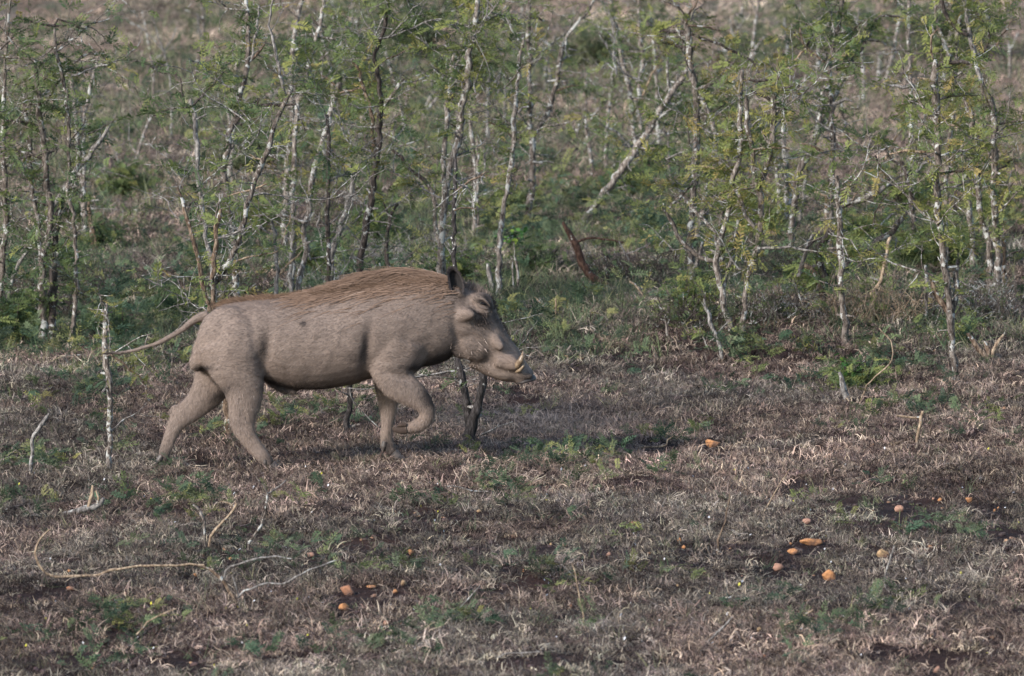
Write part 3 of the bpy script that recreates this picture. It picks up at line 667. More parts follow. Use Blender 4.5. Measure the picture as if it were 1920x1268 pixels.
        for _ in range(420):
            i = random.randrange(nn_); a = np.array(rim[i])*(t:=random.random())+np.array(rim[(i+1) % nn_])*(1-t); d = unit(np.array([random.gauss(-.1, .4), random.gauss(0, .3), random.gauss(.1, .5)]))+unit(a-np.array(core[0]))*.5
            w_ = unit(np.cross(d, [.3, 1, .2]))*.0006; e.add([a-w_, a+w_, a+unit(d)*random.uniform(.004, .013)], [[0, 1, 2]])
        ear = e.build('ear', em, root, world=False, smooth=True)
        i_ = MB(); r2 = [H(cx+(a-cx)*.80, cy+(b-cy)*.84, y0+s*.002) for a, b in out]
        i_.add(np.array(r2+inner), np.stack([r_, q_, q_+nn_, r_+nn_], 1)); i_.add(np.array(inner+core), np.stack([r_, q_, np.full(nn_, nn_)], 1))
        io = i_.build('inner_ear', em2, ear, world=False)
    # eyes
    ey, nty, by_ = new_mat('dark_eye'); by_.inputs['Base Color'].default_value = (.008, .006, .006, 1); by_.inputs['Roughness'].default_value = .12
    for s in (-1, 1):
        m_ = MB(); n_, k_ = 14, 9; V = []
        for i in range(k_+1):
            for j in range(n_):
                ph, th = math.pi*i/k_, 2*math.pi*j/n_; V.append([math.sin(ph)*math.cos(th)*.016, math.sin(ph)*math.sin(th)*.012, math.cos(ph)*.0065-.30*math.sin(ph)*math.cos(th)*.016])
        i = np.arange(k_)[:, None]*n_; j = np.arange(n_)[None, :]; kk = (j+1) % n_
        m_.add(np.array(V)+H(905, 569, s*.091), np.stack([i+j, i+n_+j, i+n_+kk, i+kk], -1).reshape(-1, 4)); m_.build('eye', ey, root, world=False)
        l_ = MB(); tube(l_, np.array([H(892, 564, s*.090), H(899, 560, s*.098), H(906, 561, s*.101), H(914, 567, s*.097), H(919, 575, s*.088)]), [.002, .0045, .005, .0045, .002], 8, knob=.05); l_.build('eyelid', SKIN, root, world=False)
        l_ = MB(); tube(l_, np.array([H(893, 570, s*.092), H(900, 576, s*.099), H(908, 579, s*.100), H(916, 580, s*.092)]), [.0015, .0035, .004, .002], 8, knob=.05); l_.build('eyelid', SKIN, root, world=False)
    # tusks
    tm, ntt, bt = new_mat('tusk_ivory'); tc = N(ntt, 'ShaderNodeTexCoord'); nz = noise_tex(ntt, 60, 3, .6, tc.outputs['Object'])
    ntt.links.new(ramp(ntt, nz, [(.3, (.10, .064, .04)), (.6, (.24, .175, .115))]), bt.inputs['Base Color']); bt.inputs['Roughness'].default_value = .4
    for s in (-1, 1):
        for pts in ([(965, 690, 5.5, .058), (971, 684, 6.4, .074), (976.5, 676, 5.8, .084), (979.5, 668, 4.0, .085), (981, 659, .8, .080)], [(968, 697, 3.4, .056), (975, 694, 3.6, .070), (981, 687, 3, .076), (983.5, 678, .7, .074)]):
            m_ = MB(); q = resample(np.array([[*H(a, b, s*y), r*PXM] for a, b, r, y in pts]), .003); tube(m_, q[:, :3], q[:, 3], 10); m_.build('tusk', tm, root, world=False)
    # snout disc with nostrils
    sm_, nts, bs = new_mat('snout_skin'); tc = N(nts, 'ShaderNodeTexCoord'); nz = noise_tex(nts, 70, 4, .7, tc.outputs['Object']); nts.links.new(ramp(nts, nz, [(.35, (.018, .014, .013)), (.7, (.055, .043, .04))]), bs.inputs['Base Color']); bs.inputs['Roughness'].default_value = .6
    ax = unit(H(990.5, 729)-H(986, 711)); u = unit(H(1006, 706)-H(966, 716)); v = np.cross(ax, u); cc = H(986, 714); m_ = MB(); R = []; n_ = 26
    for off, sc in ((-.020, .80), (-.008, .94), (0, 1.0), (.004, .98), (.006, .86), (.003, .5), (.003, .02)):
        for j in range(n_):
            t = 2*math.pi*j/n_; R.append(cc+ax*off+u*math.cos(t)*20.5*PXM*sc+v*math.sin(t)*.046*sc)
    i = np.arange(6)[:, None]*n_; j = np.arange(n_)[None, :]; kk = (j+1) % n_; m_.add(np.array(R), np.stack([i+j, i+kk, i+n_+kk, i+n_+j], -1).reshape(-1, 4)); disc = m_.build('snout_disc', sm_, root, world=False)
    for s in (-1, 1):
        m_ = MB(); tube(m_, np.array([cc+ax*.001+v*s*.018, cc+ax*.0072+v*s*.018]), [.006, .0065], 10); m_.build('nostril', em2, disc, world=False)
    # hooves: two toes and two dewclaws to a foot
    hv, nth, bh = new_mat('hoof_horn'); tc = N(nth, 'ShaderNodeTexCoord'); nz = noise_tex(nth, 50, 3, .6, tc.outputs['Object']); nth.links.new(ramp(nth, nz, [(.3, (.03, .026, .026)), (.7, (.11, .09, .08))]), bh.inputs['Base Color']); bh.inputs['Roughness'].default_value = .5
    hv2, nth2, bh2 = new_mat('soiled_hoof'); bh2.inputs['Base Color'].default_value = (.040, .025, .018, 1); bh2.inputs['Roughness'].default_value = .9
    for pts, y, mat in (([(737, 849, 9), (745, 857, 9.5), (753, 865, 7), (757, 868, 2)], .10, hv), ([(306, 868, 9), (305, 878, 9.5), (306, 886, 7.5), (307, 889, 3)], .10, hv),
                        ([(509, 870, 9), (516, 878, 9), (522, 884, 7), (526, 887, 2)], -.12, hv), ([(762, 806, 8.5), (752, 807, 7.5), (742, 806, 5.5), (735, 803, 2)], -.112, hv2)):
        m_ = MB()
        for s in (-1, 1):
            q = resample(np.array([[*H(a, b, y+s*.011), r*PXM] for a, b, r in pts]), .004); tube(m_, q[:, :3], q[:, 3], 10, flat=.62)
        m_.build('hoof', mat, root, world=False)
    for pts, y, mat in (([(722, 828, 5), (719, 838, 5), (718, 846, 2)], .10, hv), ([(303, 855, 5), (297, 864, 5), (293, 870, 2)], .10, hv), ([(497, 862, 4), (497, 869, 4), (499, 873, 1.5)], -.12, hv), ([(762, 797, 4), (752, 797, 4.5), (744, 800, 1.5)], -.112, hv2)):
        m_ = MB()
        for s in (-1, 1):
            q = resample(np.array([[*H(a, b, y+s*.014), r*PXM] for a, b, r in pts]), .004); tube(m_, q[:, :3], q[:, 3], 8)
        m_.build('dewclaw', mat, root, world=False)
    # tail tuft
    tt = MB()
    for _ in range(60):
        a = H(random.uniform(203, 216), 662, -.02); d = unit(np.array([-1, random.gauss(0, .15), random.gauss(-.15, .15)])); w_ = unit(np.cross(d, [0, 1, .2]))*.0007; tt.add([a-w_, a+w_, a+d*random.uniform(.02, .05)], [[0, 1, 2]], .1)
    tag(tt.build('tail_tuft', COAT, root, world=False, smooth=False), kind='stuff')
hog()
# ================================================================= thicket of acacia saplings
TG = 'acacia saplings of the thicket'
def line3(pts, Yb, lean, seed, Y0=None):
    """a stem traced as (px, py, width px); it wanders a little in depth as real ones do"""
    r = np.random.default_rng(seed); pts = np.asarray(pts, float); out = []
    zacc = 0; ph = r.random()*6; n = len(pts)
    ys = [Yb if Y0 is None else Y0]
    for k in range(1, n):
        dpx = math.hypot(pts[k][0]-pts[k-1][0], pts[k][1]-pts[k-1][1])/F*Yb
        ys.append(ys[-1] + lean*dpx + r.normal()*0.10*dpx)
    for (px, py, w), Y in zip(pts, ys):
        p = P(px, py, Y); out.append([*p, w/F*Y/2])
    return np.array(out)
def knob_line(L, step=0.03, amp=0.0035):
    q = resample(L, step); q[1:-1, :3] += rng.normal(size=(len(q)-2, 3))*amp; return q
def twig(mbw, p, d, l, r0, leaves, mbl, tone, thorns=True, lib=FR, fs=1.0, sub=0.35):
    n = max(3, int(l/0.03)); pts = [p]; d = unit(d)
    for k in range(n):
        d = unit(d + rng.normal(size=3)*0.16 + np.array([0, 0, 0.03])); pts.append(pts[-1]+d*l/n)
    pts = np.array(pts); tube(mbw, pts, np.linspace(r0, max(0.0010, r0*0.35), len(pts)), 4, knob=0.1, cap=False)
    for k in range(1, len(pts)):
        dd = unit(pts[k]-pts[k-1])
        if random.random() < leaves:
            for _ in range(random.choice((1, 1, 2, 2))):
                a = unit(dd*0.3+rng.normal(size=3)*np.array([.9, .9, .45])+np.array([0, 0, .1])); add_frond(mbl, pts[k], a, fs*(0.85+0.65*random.random()), float(np.clip(random.gauss(tone, .22), 0, 1)), lib)
        if thorns and random.random() < 0.35:
            a = unit(rng.normal(size=3)); q = pts[k]+a*(0.015+0.02*random.random())
            s = unit(np.cross(a, [0.3, 0.5, 0.8]))*0.0012
            mbw.add([pts[k]-s, pts[k]+s, q], [[0, 1, 2]], 0.9)
        if sub and random.random() < sub and l > 0.08:
            twig(mbw, pts[k], dd*0.6+rng.normal(size=3), l*(0.3+0.3*random.random()), r0*0.6, leaves, mbl, tone, thorns, lib, fs, 0)
def side_growth(L, mbw, mbl, spacing, leaves, tone, lmax=0.30, start=0.12, lib=FR, fs=1.0, up=0.25):
    s = np.r_[0, np.cumsum(np.linalg.norm(np.diff(L[:, :3], axis=0), axis=1))]
    for _ in range(int(s[-1]*4.2)):      # long bare twigs that cross the thicket
        p = np.array([np.interp(s[-1]*random.uniform(.2, 1), s, L[:, i]) for i in range(4)]); az = random.random()*6.283
        twig(mbw, p[:3], np.array([math.cos(az), math.sin(az), random.uniform(-.1, .9)]), random.uniform(.2, .55)*min(1, s[-1]), max(.0022, p[3]*.3), leaves*.25, mbl, tone, True, lib, fs, .6)
    q = start + random.random()*spacing
    while q < s[-1]:
        p = np.array([np.interp(q, s, L[:, i]) for i in range(4)]); t = q/s[-1]
        az = random.random()*6.283; el = random.gauss(up, 0.35)
        d = np.array([math.cos(az)*math.cos(el), math.sin(az)*math.cos(el), math.sin(el)])
        l = lmax*(0.2+0.8*random.random()**1.5)*(0.5+0.5*t)
        twig(mbw, p[:3], d, l, max(0.0018, p[3]*0.28*(0.6+0.6*random.random())), leaves*(0.22+0.85*t) if random.random() < 0.66 else 0.03, mbl, tone, True, lib, fs)
        q += spacing*(0.3+1.4*random.random())
def sapling(label, base, stems, branches=(), leaf=0.5, tone=0.4, spacing=0.050, name='acacia_sapling', group=TG, cat='tree', lmax=0.32, up=0.25, fs=1.0):
    b = hit(*base[:2]); Yb = b[1]; root = empty(name, tuple(b)); tag(root, label, cat, group)
    mbw, mbl = MB(), MB(); first = True
    for k, (kind, pts) in enumerate(stems):
        pts = [tuple(q) for q in pts]
        lean = random.uniform(-0.15, 0.15)
        L = line3(pts, Yb, lean, random.randrange(9999))
        if pts[0][1] > base[1]-14 and len(pts) > 1:        # goes into the ground
            g = float(ground(L[0][0], L[0][1])); L = np.vstack([[L[0][0], L[0][1], g-0.04, L[0][3]*1.25], L])
            if L[1][2] < g+0.01: L = np.delete(L, 1, 0)
        if pts[-1][1] <= 6:                                 # carries on above the frame
            e = L[-1].copy(); dd = unit(L[-1, :3]-L[-3, :3]) if len(L) > 2 else np.array([0, 0, 1.]); h = random.uniform(.25, .6)
            for q in range(4):
                dd = unit(dd+rng.normal(size=3)*.15); e = np.r_[e[:3]+dd*h/4, e[3]*0.72]; L = np.vstack([L, e])
        q = knob_line(L, 0.035); mb = MB(); tube(mb, q[:, :3], q[:, 3], 8, knob=0.16)
        mb.build('trunk' if (len(stems) == 1) else 'stem', BARK[kind], root)
        side_growth(L, mbw, mbl, spacing, leaf, tone, lmax, start=0.25 if pts[0][1] > base[1]-40 else 0.05, up=up, fs=fs)
        # short snapped spurs, pale at the break
        for _ in range(int(2+len(q)*0.10)):
            i = random.randrange(1, len(q)); a = unit(rng.normal(size=3)*np.array([1, 1, .4])+[0, 0, .2]); l = random.uniform(.012, .05)
            tube(mbw, np.array([q[i, :3], q[i, :3]+a*(q[i, 3]+l)]), [q[i, 3]*0.5, q[i, 3]*0.28], 5, knob=.2)
    for kind, pts in branches:
        L = line3(pts, Yb, random.uniform(-.3, .3), random.randrange(9999), Yb+random.uniform(-.06, .06)); q = knob_line(L, 0.03, .003)
        mb = MB(); tube(mb, q[:, :3], q[:, 3], 7, knob=0.16); mb.build('branch', BARK[kind], root)
        side_growth(L, mbw, mbl, spacing*0.8, leaf*1.1, tone, lmax*0.6, 0.03, fs=fs)
    if mbw.n: tag(mbw.build('twigs', BARK[random.choice(('mix', 'grey', 'pale'))], root, smooth=False), kind='stuff')
    if mbl.n: tag(mbl.build('foliage', LEAF, root, smooth=False), kind='stuff')
    return root

sapling('leftmost sapling of the thicket, mottled trunk with thin pale bent shoot', (6,645),
  [('mix', [(6,645,14),(3,590,13),(3,540,12),(5,490,12),(11,430,12),(8,350,11),(6,250,9),(6,190,8),(9,145,7),(14,60,5),(20,2,4)]),
   ('grey', [(14,640,7),(12,620,7),(8,580,6),(19,537,7),(28,507,7),(45,480,6),(61,457,4)])],
  [('grey', [(5,290,5),(30,296,5),(60,300,4),(75,290,3)])], .5, .3)
sapling('sapling at left with a right-angled crook at its top and snapped thick bough leaning right', (82,648),
  [('mix', [(82,648,15),(79,560,14),(78,520,13),(80,480,13),(92,430,12),(94,395,12),(88,345,12),(85,300,12),(78,240,11),(73,180,10),(66,124,8),(65,109,6),(40,109,4),(0,107,4)]),
   ('dark', [(96,640,19),(97,560,19),(102,500,15),(106,450,12),(110,390,10),(120,352,10)]),
   ('grey', [(94,395,8),(106,382,9),(119,352,10),(149,312,11),(177,276,10),(198,247,7),(206,236,3)]),
   ('mix', [(77,478,8),(72,424,9),(68,400,9),(57,344,9),(57,276,9),(52,235,8),(45,180,6)])],
  [('dark', [(84,246,6),(62,232,5),(40,228,4),(10,226,3)]), ('dark', [(88,300,5),(60,290,5),(30,282,4)]),
   ('grey', [(78,220,4),(92,205,4),(108,196,3)])], .55, .3)
sapling('slim sapling with smooth dark trunk and long feathery bough arching right at its crown', (131,650),
  [('mix', [(131,650,9),(134,625,9),(139,598,9),(144,540,9),(144,490,8),(139,435,7),(138,399,7),(127,366,7),(128,300,7),(130,250,7),(121,160,7),(106,102,6),(102,55,5)]),],
  [('mix', [(88,192,4),(98,172,5),(110,152,5),(122,138,5),(133,124,4),(163,102,4),(188,101,3),(205,108,2)]),
   ('grey', [(127,142,4),(150,137,4),(177,127,4),(205,120,4),(235,110,3),(250,92,3),(265,75,2)]),
   ('mix', [(235,110,3),(255,114,3),(276,121,3),(290,130,3),(301,138,2),(320,136,2)]),
   ('dark', [(30,30,4),(44,36,4),(70,43,5),(102,47,4),(138,48,3),(166,55,2)]),
   ('dark', [(102,47,4),(108,35,4),(128,42,3),(150,52,2)]),
   ('mix', [(36,60,4),(20,72,5),(0,92,6)])], .8, .3, lmax=.16)
sapling('whitish twin stems behind the left saplings', (160,455),
  [('pale', [(160,455,9),(155,350,9),(146,298,9),(142,221,8),(137,166,7),(120,110,6)]),
   ('pale', [(160,450,8),(158,380,7),(157,276,8),(157,221,8),(166,180,7),(174,144,7),(182,116,5)])], (), .35, .35)
sapling('tan dead snag beside the left thicket with curling bark', (176,475),
  [('brown', [(176,475,8),(172,440,9),(170,410,8),(168,385,7),(164,366,5)]), ('brown', [(186,480,5),(180,450,5),(172,420,5)])], (), 0.02, .4, name='dead_snag', cat='dead tree', group='broken snags', lmax=.08)

sapling('forked sapling rising behind the rump, with a ragged broken dark top', (428,812),
  [('brown', [(428,812,15),(427,780,15),(422,745,14),(412,680,13),(402,610,12),(397,564,9),(402,516,10),(404,460,9),(406,430,9),(411,405,10),(414,392,5)]),
   ('brown', [(403,620,11),(391,578,9),(386,557,9),(380,521,9),(371,481,8),(364,446,8),(351,408,7),(344,382,7),(332,350,2)]),
   ('mix', [(402,530,14),(413,512,13),(428,493,12),(442,464,11),(451,434,10),(461,398,10),(470,370,10),(477,344,10),(487,311,10),(501,285,10),(508,260,10),(520,225,10),(533,195,9),(544,173,8)]),
   ('grey', [(536,185,6),(530,165,7),(525,142,6),(518,106,6),(512,75,5),(506,47,4),(508,2,4)])],
  [('dark', [(555,196,4),(530,197,5),(510,197,6),(480,199,6),(484,190,4),(487,183,2)]),
   ('straw', [(545,402,2),(520,475,2),(470,480,3),(430,495,4),(410,505,4)]),
   ('straw', [(500,345,3),(470,356,4),(450,361,3),(425,369,2)]),
   ('pale', [(501,290,5),(516,297,4),(524,303,2)]), ('straw', [(495,300,4),(478,298,4),(468,289,2)]),
   ('mix', [(403,425,3),(413,370,3),(410,362,2)]), ('mix', [(351,392,4),(358,382,4),(362,376,2)])], .35, .5)
sapling('tall mottled sapling forking high, second trunk behind the rump', (447,640),
  [('mix', [(447,640,15),(442,559,13),(442,516,13),(437,450,12),(430,398,12),(425,351,11),(418,320,11),(425,294,12),(432,248,11),(442,220,10),(451,175,10),(461,137,10),(465,106,9),(468,83,8),(465,54,8),(461,0,7)]),
   ('dark', [(440,232,7),(452,220,7),(465,208,7),(475,196,6),(484,184,3)]),
   ('brown', [(465,118,6),(475,108,6),(487,96,5),(496,83,3)]),
   ('grey', [(470,115,5),(478,85,5),(482,45,5),(486,10,4)])],
  [('grey', [(416,320,4),(405,310,4),(390,300,2)]), ('grey', [(428,258,4),(418,252,4),(408,248,2)]), ('pale', [(487,72,3),(505,70,3),(525,69,2)])], .55, .4)
sapling('dark slim sapling with snapped top and spread leafy sprays left of the rump trees', (404,652),
  [('grey', [(404,652,11),(402,600,10),(400,540,10),(395,481,10),(387,450,9),(383,422,8),(378,370,8),(371,327,9),(368,280,9),(366,250,9),(365,225,9),(361,205,9),(357,186,7)])],
  [('dark', [(357,204,4),(346,196,4),(340,184,4),(341,165,3),(338,147,2)]),
   ('dark', [(362,198,4),(372,186,4),(387,172,4),(404,151,3),(423,132,2)]),
   ('grey', [(440,164,4),(424,160,4),(410,154,4),(395,145,3),(366,132,2)]),
   ('grey', [(368,224,4),(378,218,4),(387,215,3)]), ('dark', [(360,200,4),(335,202,3),(310,208,3),(282,218,2)])], .75, .25, lmax=.18)
sapling('pale slanting sapling seen between the two tall trunks above the rump', (532,470),
  [('pale', [(532,470,12),(538,330,11),(543,258,10),(548,227,10),(546,160,9),(549,110,10),(551,83,10),(555,47,9),(565,0,8)])],
  [('pale', [(553,94,5),(560,90,4),(566,89,3)])], .45, .35)
sapling('leaning white and brown sapling that crosses the top edge above the back', (546,565),
  [('pale', [(546,565,10),(548,430,10),(550,330,10),(553,260,9),(560,187,8),(572,161,8),(581,118,8),(591,83,8),(600,47,7),(607,2,7)])],
  [('pale', [(594,70,5),(606,71,5),(622,73,4),(632,75,2)]), ('dark', [(600,52,4),(590,38,4),(582,30,2)])], .45, .4)
sapling('crooked mottled trunk ending in a frayed stub with yellowish sprays, mid thicket', (556,600),
  [('pale', [(556,600,12),(558,542,11),(562,516,11),(574,474,11),(572,445,11),(572,417,11),(579,398,11),(579,375,11),(584,351,11),(588,322,11),(598,292,11),(600,284,11),(604,266,10),(610,248,11),(619,213,11),(632,172,13),(638,155,10)])],
  [('pale', [(570,417,8),(556,412,7),(540,406,7),(525,403,7),(503,403,7),(490,404,6),(472,405,2)]),
   ('brown', [(636,176,4),(645,172,4),(657,170,4),(680,165,3),(696,164,2)]),
   ('grey', [(612,238,3),(640,222,3),(670,213,3),(700,222,2)]),
   ('pale', [(604,276,5),(606,286,5),(609,291,3)]), ('straw', [(602,302,4),(612,306,4),(624,314,3)]), ('brown', [(628,160,4),(615,148,4),(600,140,2)])], .8, .68, lmax=.2)
sapling('little dead forked sapling just above the middle of the back', (515,610),
  [('grey', [(515,610,9),(518,552,8),(520,530,8),(522,512,8),(516,476,7),(516,441,8),(511,425,7),(509,412,3)]),
   ('straw', [(520,518,4),(532,505,5),(548,486,4),(567,469,2)])],
  [('grey', [(509,440,3),(488,426,3),(468,417,2)])], .15, .7, lmax=.14)
sapling('slim grey stem close right of the little dead forked one', (548,600),
  [('grey', [(548,600,9),(546,552,9),(541,505,8),(548,469,8),(551,431,7),(549,420,5)])], (), .25, .6, lmax=.14)
sapling('straight dark thin trunk standing over the loins', (618,620),
  [('dark', [(618,620,10),(617,528,9),(616,495,9),(616,420,9),(615,375,8),(616,314,8),(617,271,8),(613,215,6)])],
  [('grey', [(606,470,3),(596,420,4),(600,398,3)])], .5, .35)
sapling('bare grey trunk leaning right with flayed tan top', (618,600),
  [('grey', [(618,600,12),(621,488,11),(626,468,11),(632,448,11),(645,405,10),(657,361,10),(664,330,12),(662,318,9),(656,310,5)]),
   ('red', [(664,335,6),(671,322,6),(674,308,3)])], [('dark', [(660,358,4),(675,350,4),(690,340,3)])], .18, .4, lmax=.14)
sapling('double-trunked tall grey sapling above the shoulder, twin stems side by side', (668,600),
  [('dark', [(668,600,14),(672,512,14),(679,463,13),(685,420,13),(694,382,13),(700,346,12),(706,303,12),(711,261,12),(709,240,12),(714,213,11),(713,170,9),(709,136,9),(702,106,8),(709,85,8),(714,68,7),(719,53,8),(728,26,8),(726,0,6)]),
   ('brown', [(699,350,8),(700,300,9),(700,264,8),(698,213,7),(693,195,7),(687,181,7),(682,165,6),(677,153,7),(672,128,5),(657,113,3)]),
   ('mix', [(714,218,7),(717,202,8),(726,190,8),(736,179,8),(748,160,8),(757,147,6)])],
  [('grey', [(702,111,7),(692,111,6),(683,111,5),(665,111,4),(655,115,2)]),
   ('dark', [(709,82,4),(692,79,4),(678,79,3),(668,80,2)]),
   ('brown', [(712,120,3),(730,110,3),(749,102,3),(765,92,2),(790,84,2)]),
   ('grey', [(710,256,4),(697,258,4),(689,255,2)])], .6, .4)
sapling('small black bent sapling in front of the double trunk', (729,585),
  [('dark', [(729,585,8),(728,501,8),(724,473,8),(726,431,7),(733,403,7),(739,392,6),(747,382,3)])],
  [('dark', [(729,405,3),(722,385,3),(718,365,2)])], .5, .3, lmax=.16)
sapling('slim sapling whose dead bough hooks up to the left above the mane', (828,580),
  [('mix', [(828,580,9),(828,490,9),(823,452,9),(821,437,9),(815,399,8),(813,369,8),(804,350,7)]),
   ('dark', [(804,350,7),(798,342,8),(784,330,7),(770,316,8),(758,305,7),(749,293,6),(738,284,6),(731,275,3)])],
  [('pale', [(741,281,4),(752,275,4),(763,270,4),(778,266,3),(786,262,2)])], .6, .4, lmax=.16)
sapling('Y-topped pale sapling left of the whitest trunk above the mane', (832,565),
  [('pale', [(832,565,11),(828,440,10),(828,410,10),(834,367,10),(832,341,9),(830,314,9),(834,271,9),(836,250,9),(838,213,10),(843,166,9),(847,128,9),(853,104,9)])],
  [('dark', [(853,104,6),(862,96,5),(870,89,4),(880,70,2)]), ('grey', [(852,102,6),(846,95,6),(838,89,5),(832,84,2)])], .5, .45)
sapling('whitest tall trunk of the middle thicket, directly above the mane', (822,600),
  [('pale', [(822,600,14),(826,520,13),(830,420,12),(836,352,12),(845,310,12),(855,275,12),(862,256,13),(866,223,13),(868,192,13),(875,160,13),(879,128,13),(875,106,12),(887,75,10),(892,32,10),(896,2,8)]),
   ('pale', [(880,140,7),(872,165,7),(866,190,8),(860,225,8),(856,262,8)])],
  [('grey', [(889,42,7),(902,40,8),(914,36,8),(930,29,6),(945,27,3)]),
   ('dark', [(888,20,5),(874,12,5),(872,30,5),(860,22,4),(845,21,2)]),
   ('pale', [(884,122,6),(893,123,6),(905,125,4)]),
   ('dark', [(862,243,5),(852,240,4),(844,232,2)]), ('brown', [(893,85,3),(903,100,3),(911,122,3),(920,142,2)])], .85, .5)
sapling('tan stem rising behind the ear from a twin-armed stump with shade painted into its bark', (878,832),
  [('black', [(878,832,26),(881,805,21),(879,775,16),(873,745,15),(866,710,14),(862,678,13),(858,620,9),(853,560,9),(853,501,9),(851,441,8),(851,399,8),(853,356,8),(854,320,7),(854,288,4)]),  # black bark paints the warthog's shadow over a tan stem and stump
   ('black', [(880,825,19),(887,800,19),(893,772,17),(900,745,15),(904,722,16),(906,700,15)])],
  [('brown', [(854,358,4),(865,350,4),(877,344,4),(893,334,4),(911,322,2)]), ('brown', [(852,395,3),(870,386,3),(893,392,2)])], .22, .45, lmax=.16, fs=.7)
sapling('thin whitish pair of stems right of the whitest trunk', (888,450),
  [('pale', [(888,450,8),(891,370,8),(892,314,8),(887,293,8),(886,266,8),(884,234,7),(879,192,7)]),
   ('pale', [(893,440,5),(896,340,5),(896,290,5),(894,255,3)])], (), .4, .45)
sapling('thin stake beneath the belly, shade painted into its bark, with a pale lichen spot', (643,815),
  [('black', [(643,815,12),(647,800,12),(651,775,11),(655,745,11),(657,715,10),(657,690,8)])],  # bark darkened to paint in the shadow the animal casts
  [('dark', [(656,740,3),(668,728,3),(682,722,2)])], .1, .2, spacing=.12, name='shade_painted_stake', cat='stump', group='charred stakes', lmax=.1)

sapling('white-barked sapling right of the forehead, dark at its foot', (936,560),
  [('pale', [(936,560,11),(937,539,11),(935,495,10),(938,458,10),(939,421,10),(944,389,9),(949,367,9),(954,336,9),(961,294,9),(965,255,9),(964,235,10),(965,210,9),(966,190,6),(972,149,7),(976,100,7),(981,64,6)])],
  [('grey', [(972,212,5),(980,205,5),(991,200,4)]), ('brown', [(964,262,3),(950,245,3),(925,233,3),(905,228,2)]), ('grey', [(972,75,4),(960,55,4),(948,32,2)])], .5, .6)
sapling('forked sapling with long white arm reaching right to the top edge, centre', (983,420),
  [('mix', [(983,420,12),(993,387,12),(998,355,12),(998,311,12),(998,262,12),(994,240,10),(994,213,10),(994,170,9),(992,128,9),(989,64,9),(992,32,9),(992,2,8)]),
   ('mix', [(998,258,10),(1006,245,9),(1015,234,9),(1024,218,9),(1032,202,10),(1040,166,9),(1045,136,10),(1051,106,10),(1053,79,10)]),
   ('pale', [(1061,84,6),(1066,66,6),(1074,53,6),(1085,40,6),(1096,30,6),(1111,3,5)])],
  [('dark', [(988,50,6),(976,40,6),(964,36,6),(947,30,5),(925,36,5),(900,43,4)]),
   ('grey', [(995,94,4),(1008,91,4),(1022,89,4),(1030,90,2)]), ('dark', [(997,34,5),(1008,31,5),(1020,40,3)]),
   ('grey', [(1066,92,4),(1075,93,4),(1083,95,2)]), ('grey', [(999,304,4),(1015,304,4),(1037,305,3)]),
   ('brown', [(1040,172,3),(1052,166,3),(1070,162,3),(1086,160,2)])], .5, .45)
sapling('slender speckled stem between the long white arm and the fallen bough', (1114,338),
  [('mix', [(1114,338,8),(1108,300,7),(1103,262,7),(1099,230,6),(1098,170,6),(1098,130,5)])], (), .3, .4)
sapling('pale leaning stem with clean snapped top left of the fallen bough', (1136,330),
  [('pale', [(1136,330,8),(1136,300,8),(1136,255,7),(1141,202,7),(1149,160,7),(1151,98,5)])], (), .35, .4)
sapling('long white sapling leaning left, touching the top edge right of centre', (1196,345),
  [('pale', [(1196,345,9),(1190,270,9),(1183,192,9),(1181,170,9),(1172,132,9),(1160,85,9),(1151,43,9),(1145,2,8)])], [('straw', [(1182,225,3),(1200,190,4),(1228,127,4),(1258,95,3)])], .4, .4)
sapling('pale straight stem with a crossbar branch, top right of centre', (1208,330),
  [('pale', [(1208,330,8),(1203,260,8),(1198,213,8),(1200,149,8),(1209,102,8),(1200,81,8),(1198,17,7),(1197,2,6)])], [('pale', [(1208,100,5),(1195,98,4),(1178,97,3)])], .4, .4)

def log(label, name, cat, kind, pts, Yoff=0, w_end=1, group='dead branches on the ground', extra=(), base=None, lean=0.0):
    b = hit(*(base or pts[0][:2])); root = empty(name, tuple(b)); tag(root, label, cat, group)
    for n, (kd, pp) in enumerate([(kind, pts)]+list(extra)):
        L = line3(pp, b[1]+Yoff, lean, random.randrange(9999)); q = knob_line(L, 0.025, .0018)
        gz = ground(q[:, 0], q[:, 1]); q[:, 3] *= .95; q[:, 2] = np.maximum(q[:, 2], gz+0.018*np.minimum(1, np.linspace(0, 6, len(q))))
        mb = MB(); tube(mb, q[:, :3], q[:, 3], 8, knob=0.15); mb.build('stem' if n == 0 else 'branch', BARK[kd], root)
    return root
r_ = sapling('big white-barked bough fallen aslant, its butt resting in the grass', (1085,424),
  [('pale', [(1085,424,13),(1098,408,14),(1110,394,14),(1130,367,14),(1149,340,14),(1167,316,14),(1181,294,14),(1191,279,14),(1206,260,13),(1228,226,12),(1240,203,12),(1255,180,11),(1277,149,9),(1291,124,7)])],
  [('pale', [(1190,284,6),(1205,279,6),(1220,278,5),(1240,281,2)]), ('pale', [(1256,178,6),(1253,152,6),(1251,120,5),(1252,96,3)]),
   ('pale', [(1232,224,7),(1250,211,6),(1266,199,5),(1275,190,2)]), ('grey', [(1185,290,5),(1178,270,5),(1160,252,5),(1130,236,4),(1118,228,2)]),
   ('dark', [(1237,228,4),(1255,236,4),(1275,238,2)])], .55, .35, name='fallen_bough', cat='fallen bough', group='dead branches on the ground', lmax=.22)
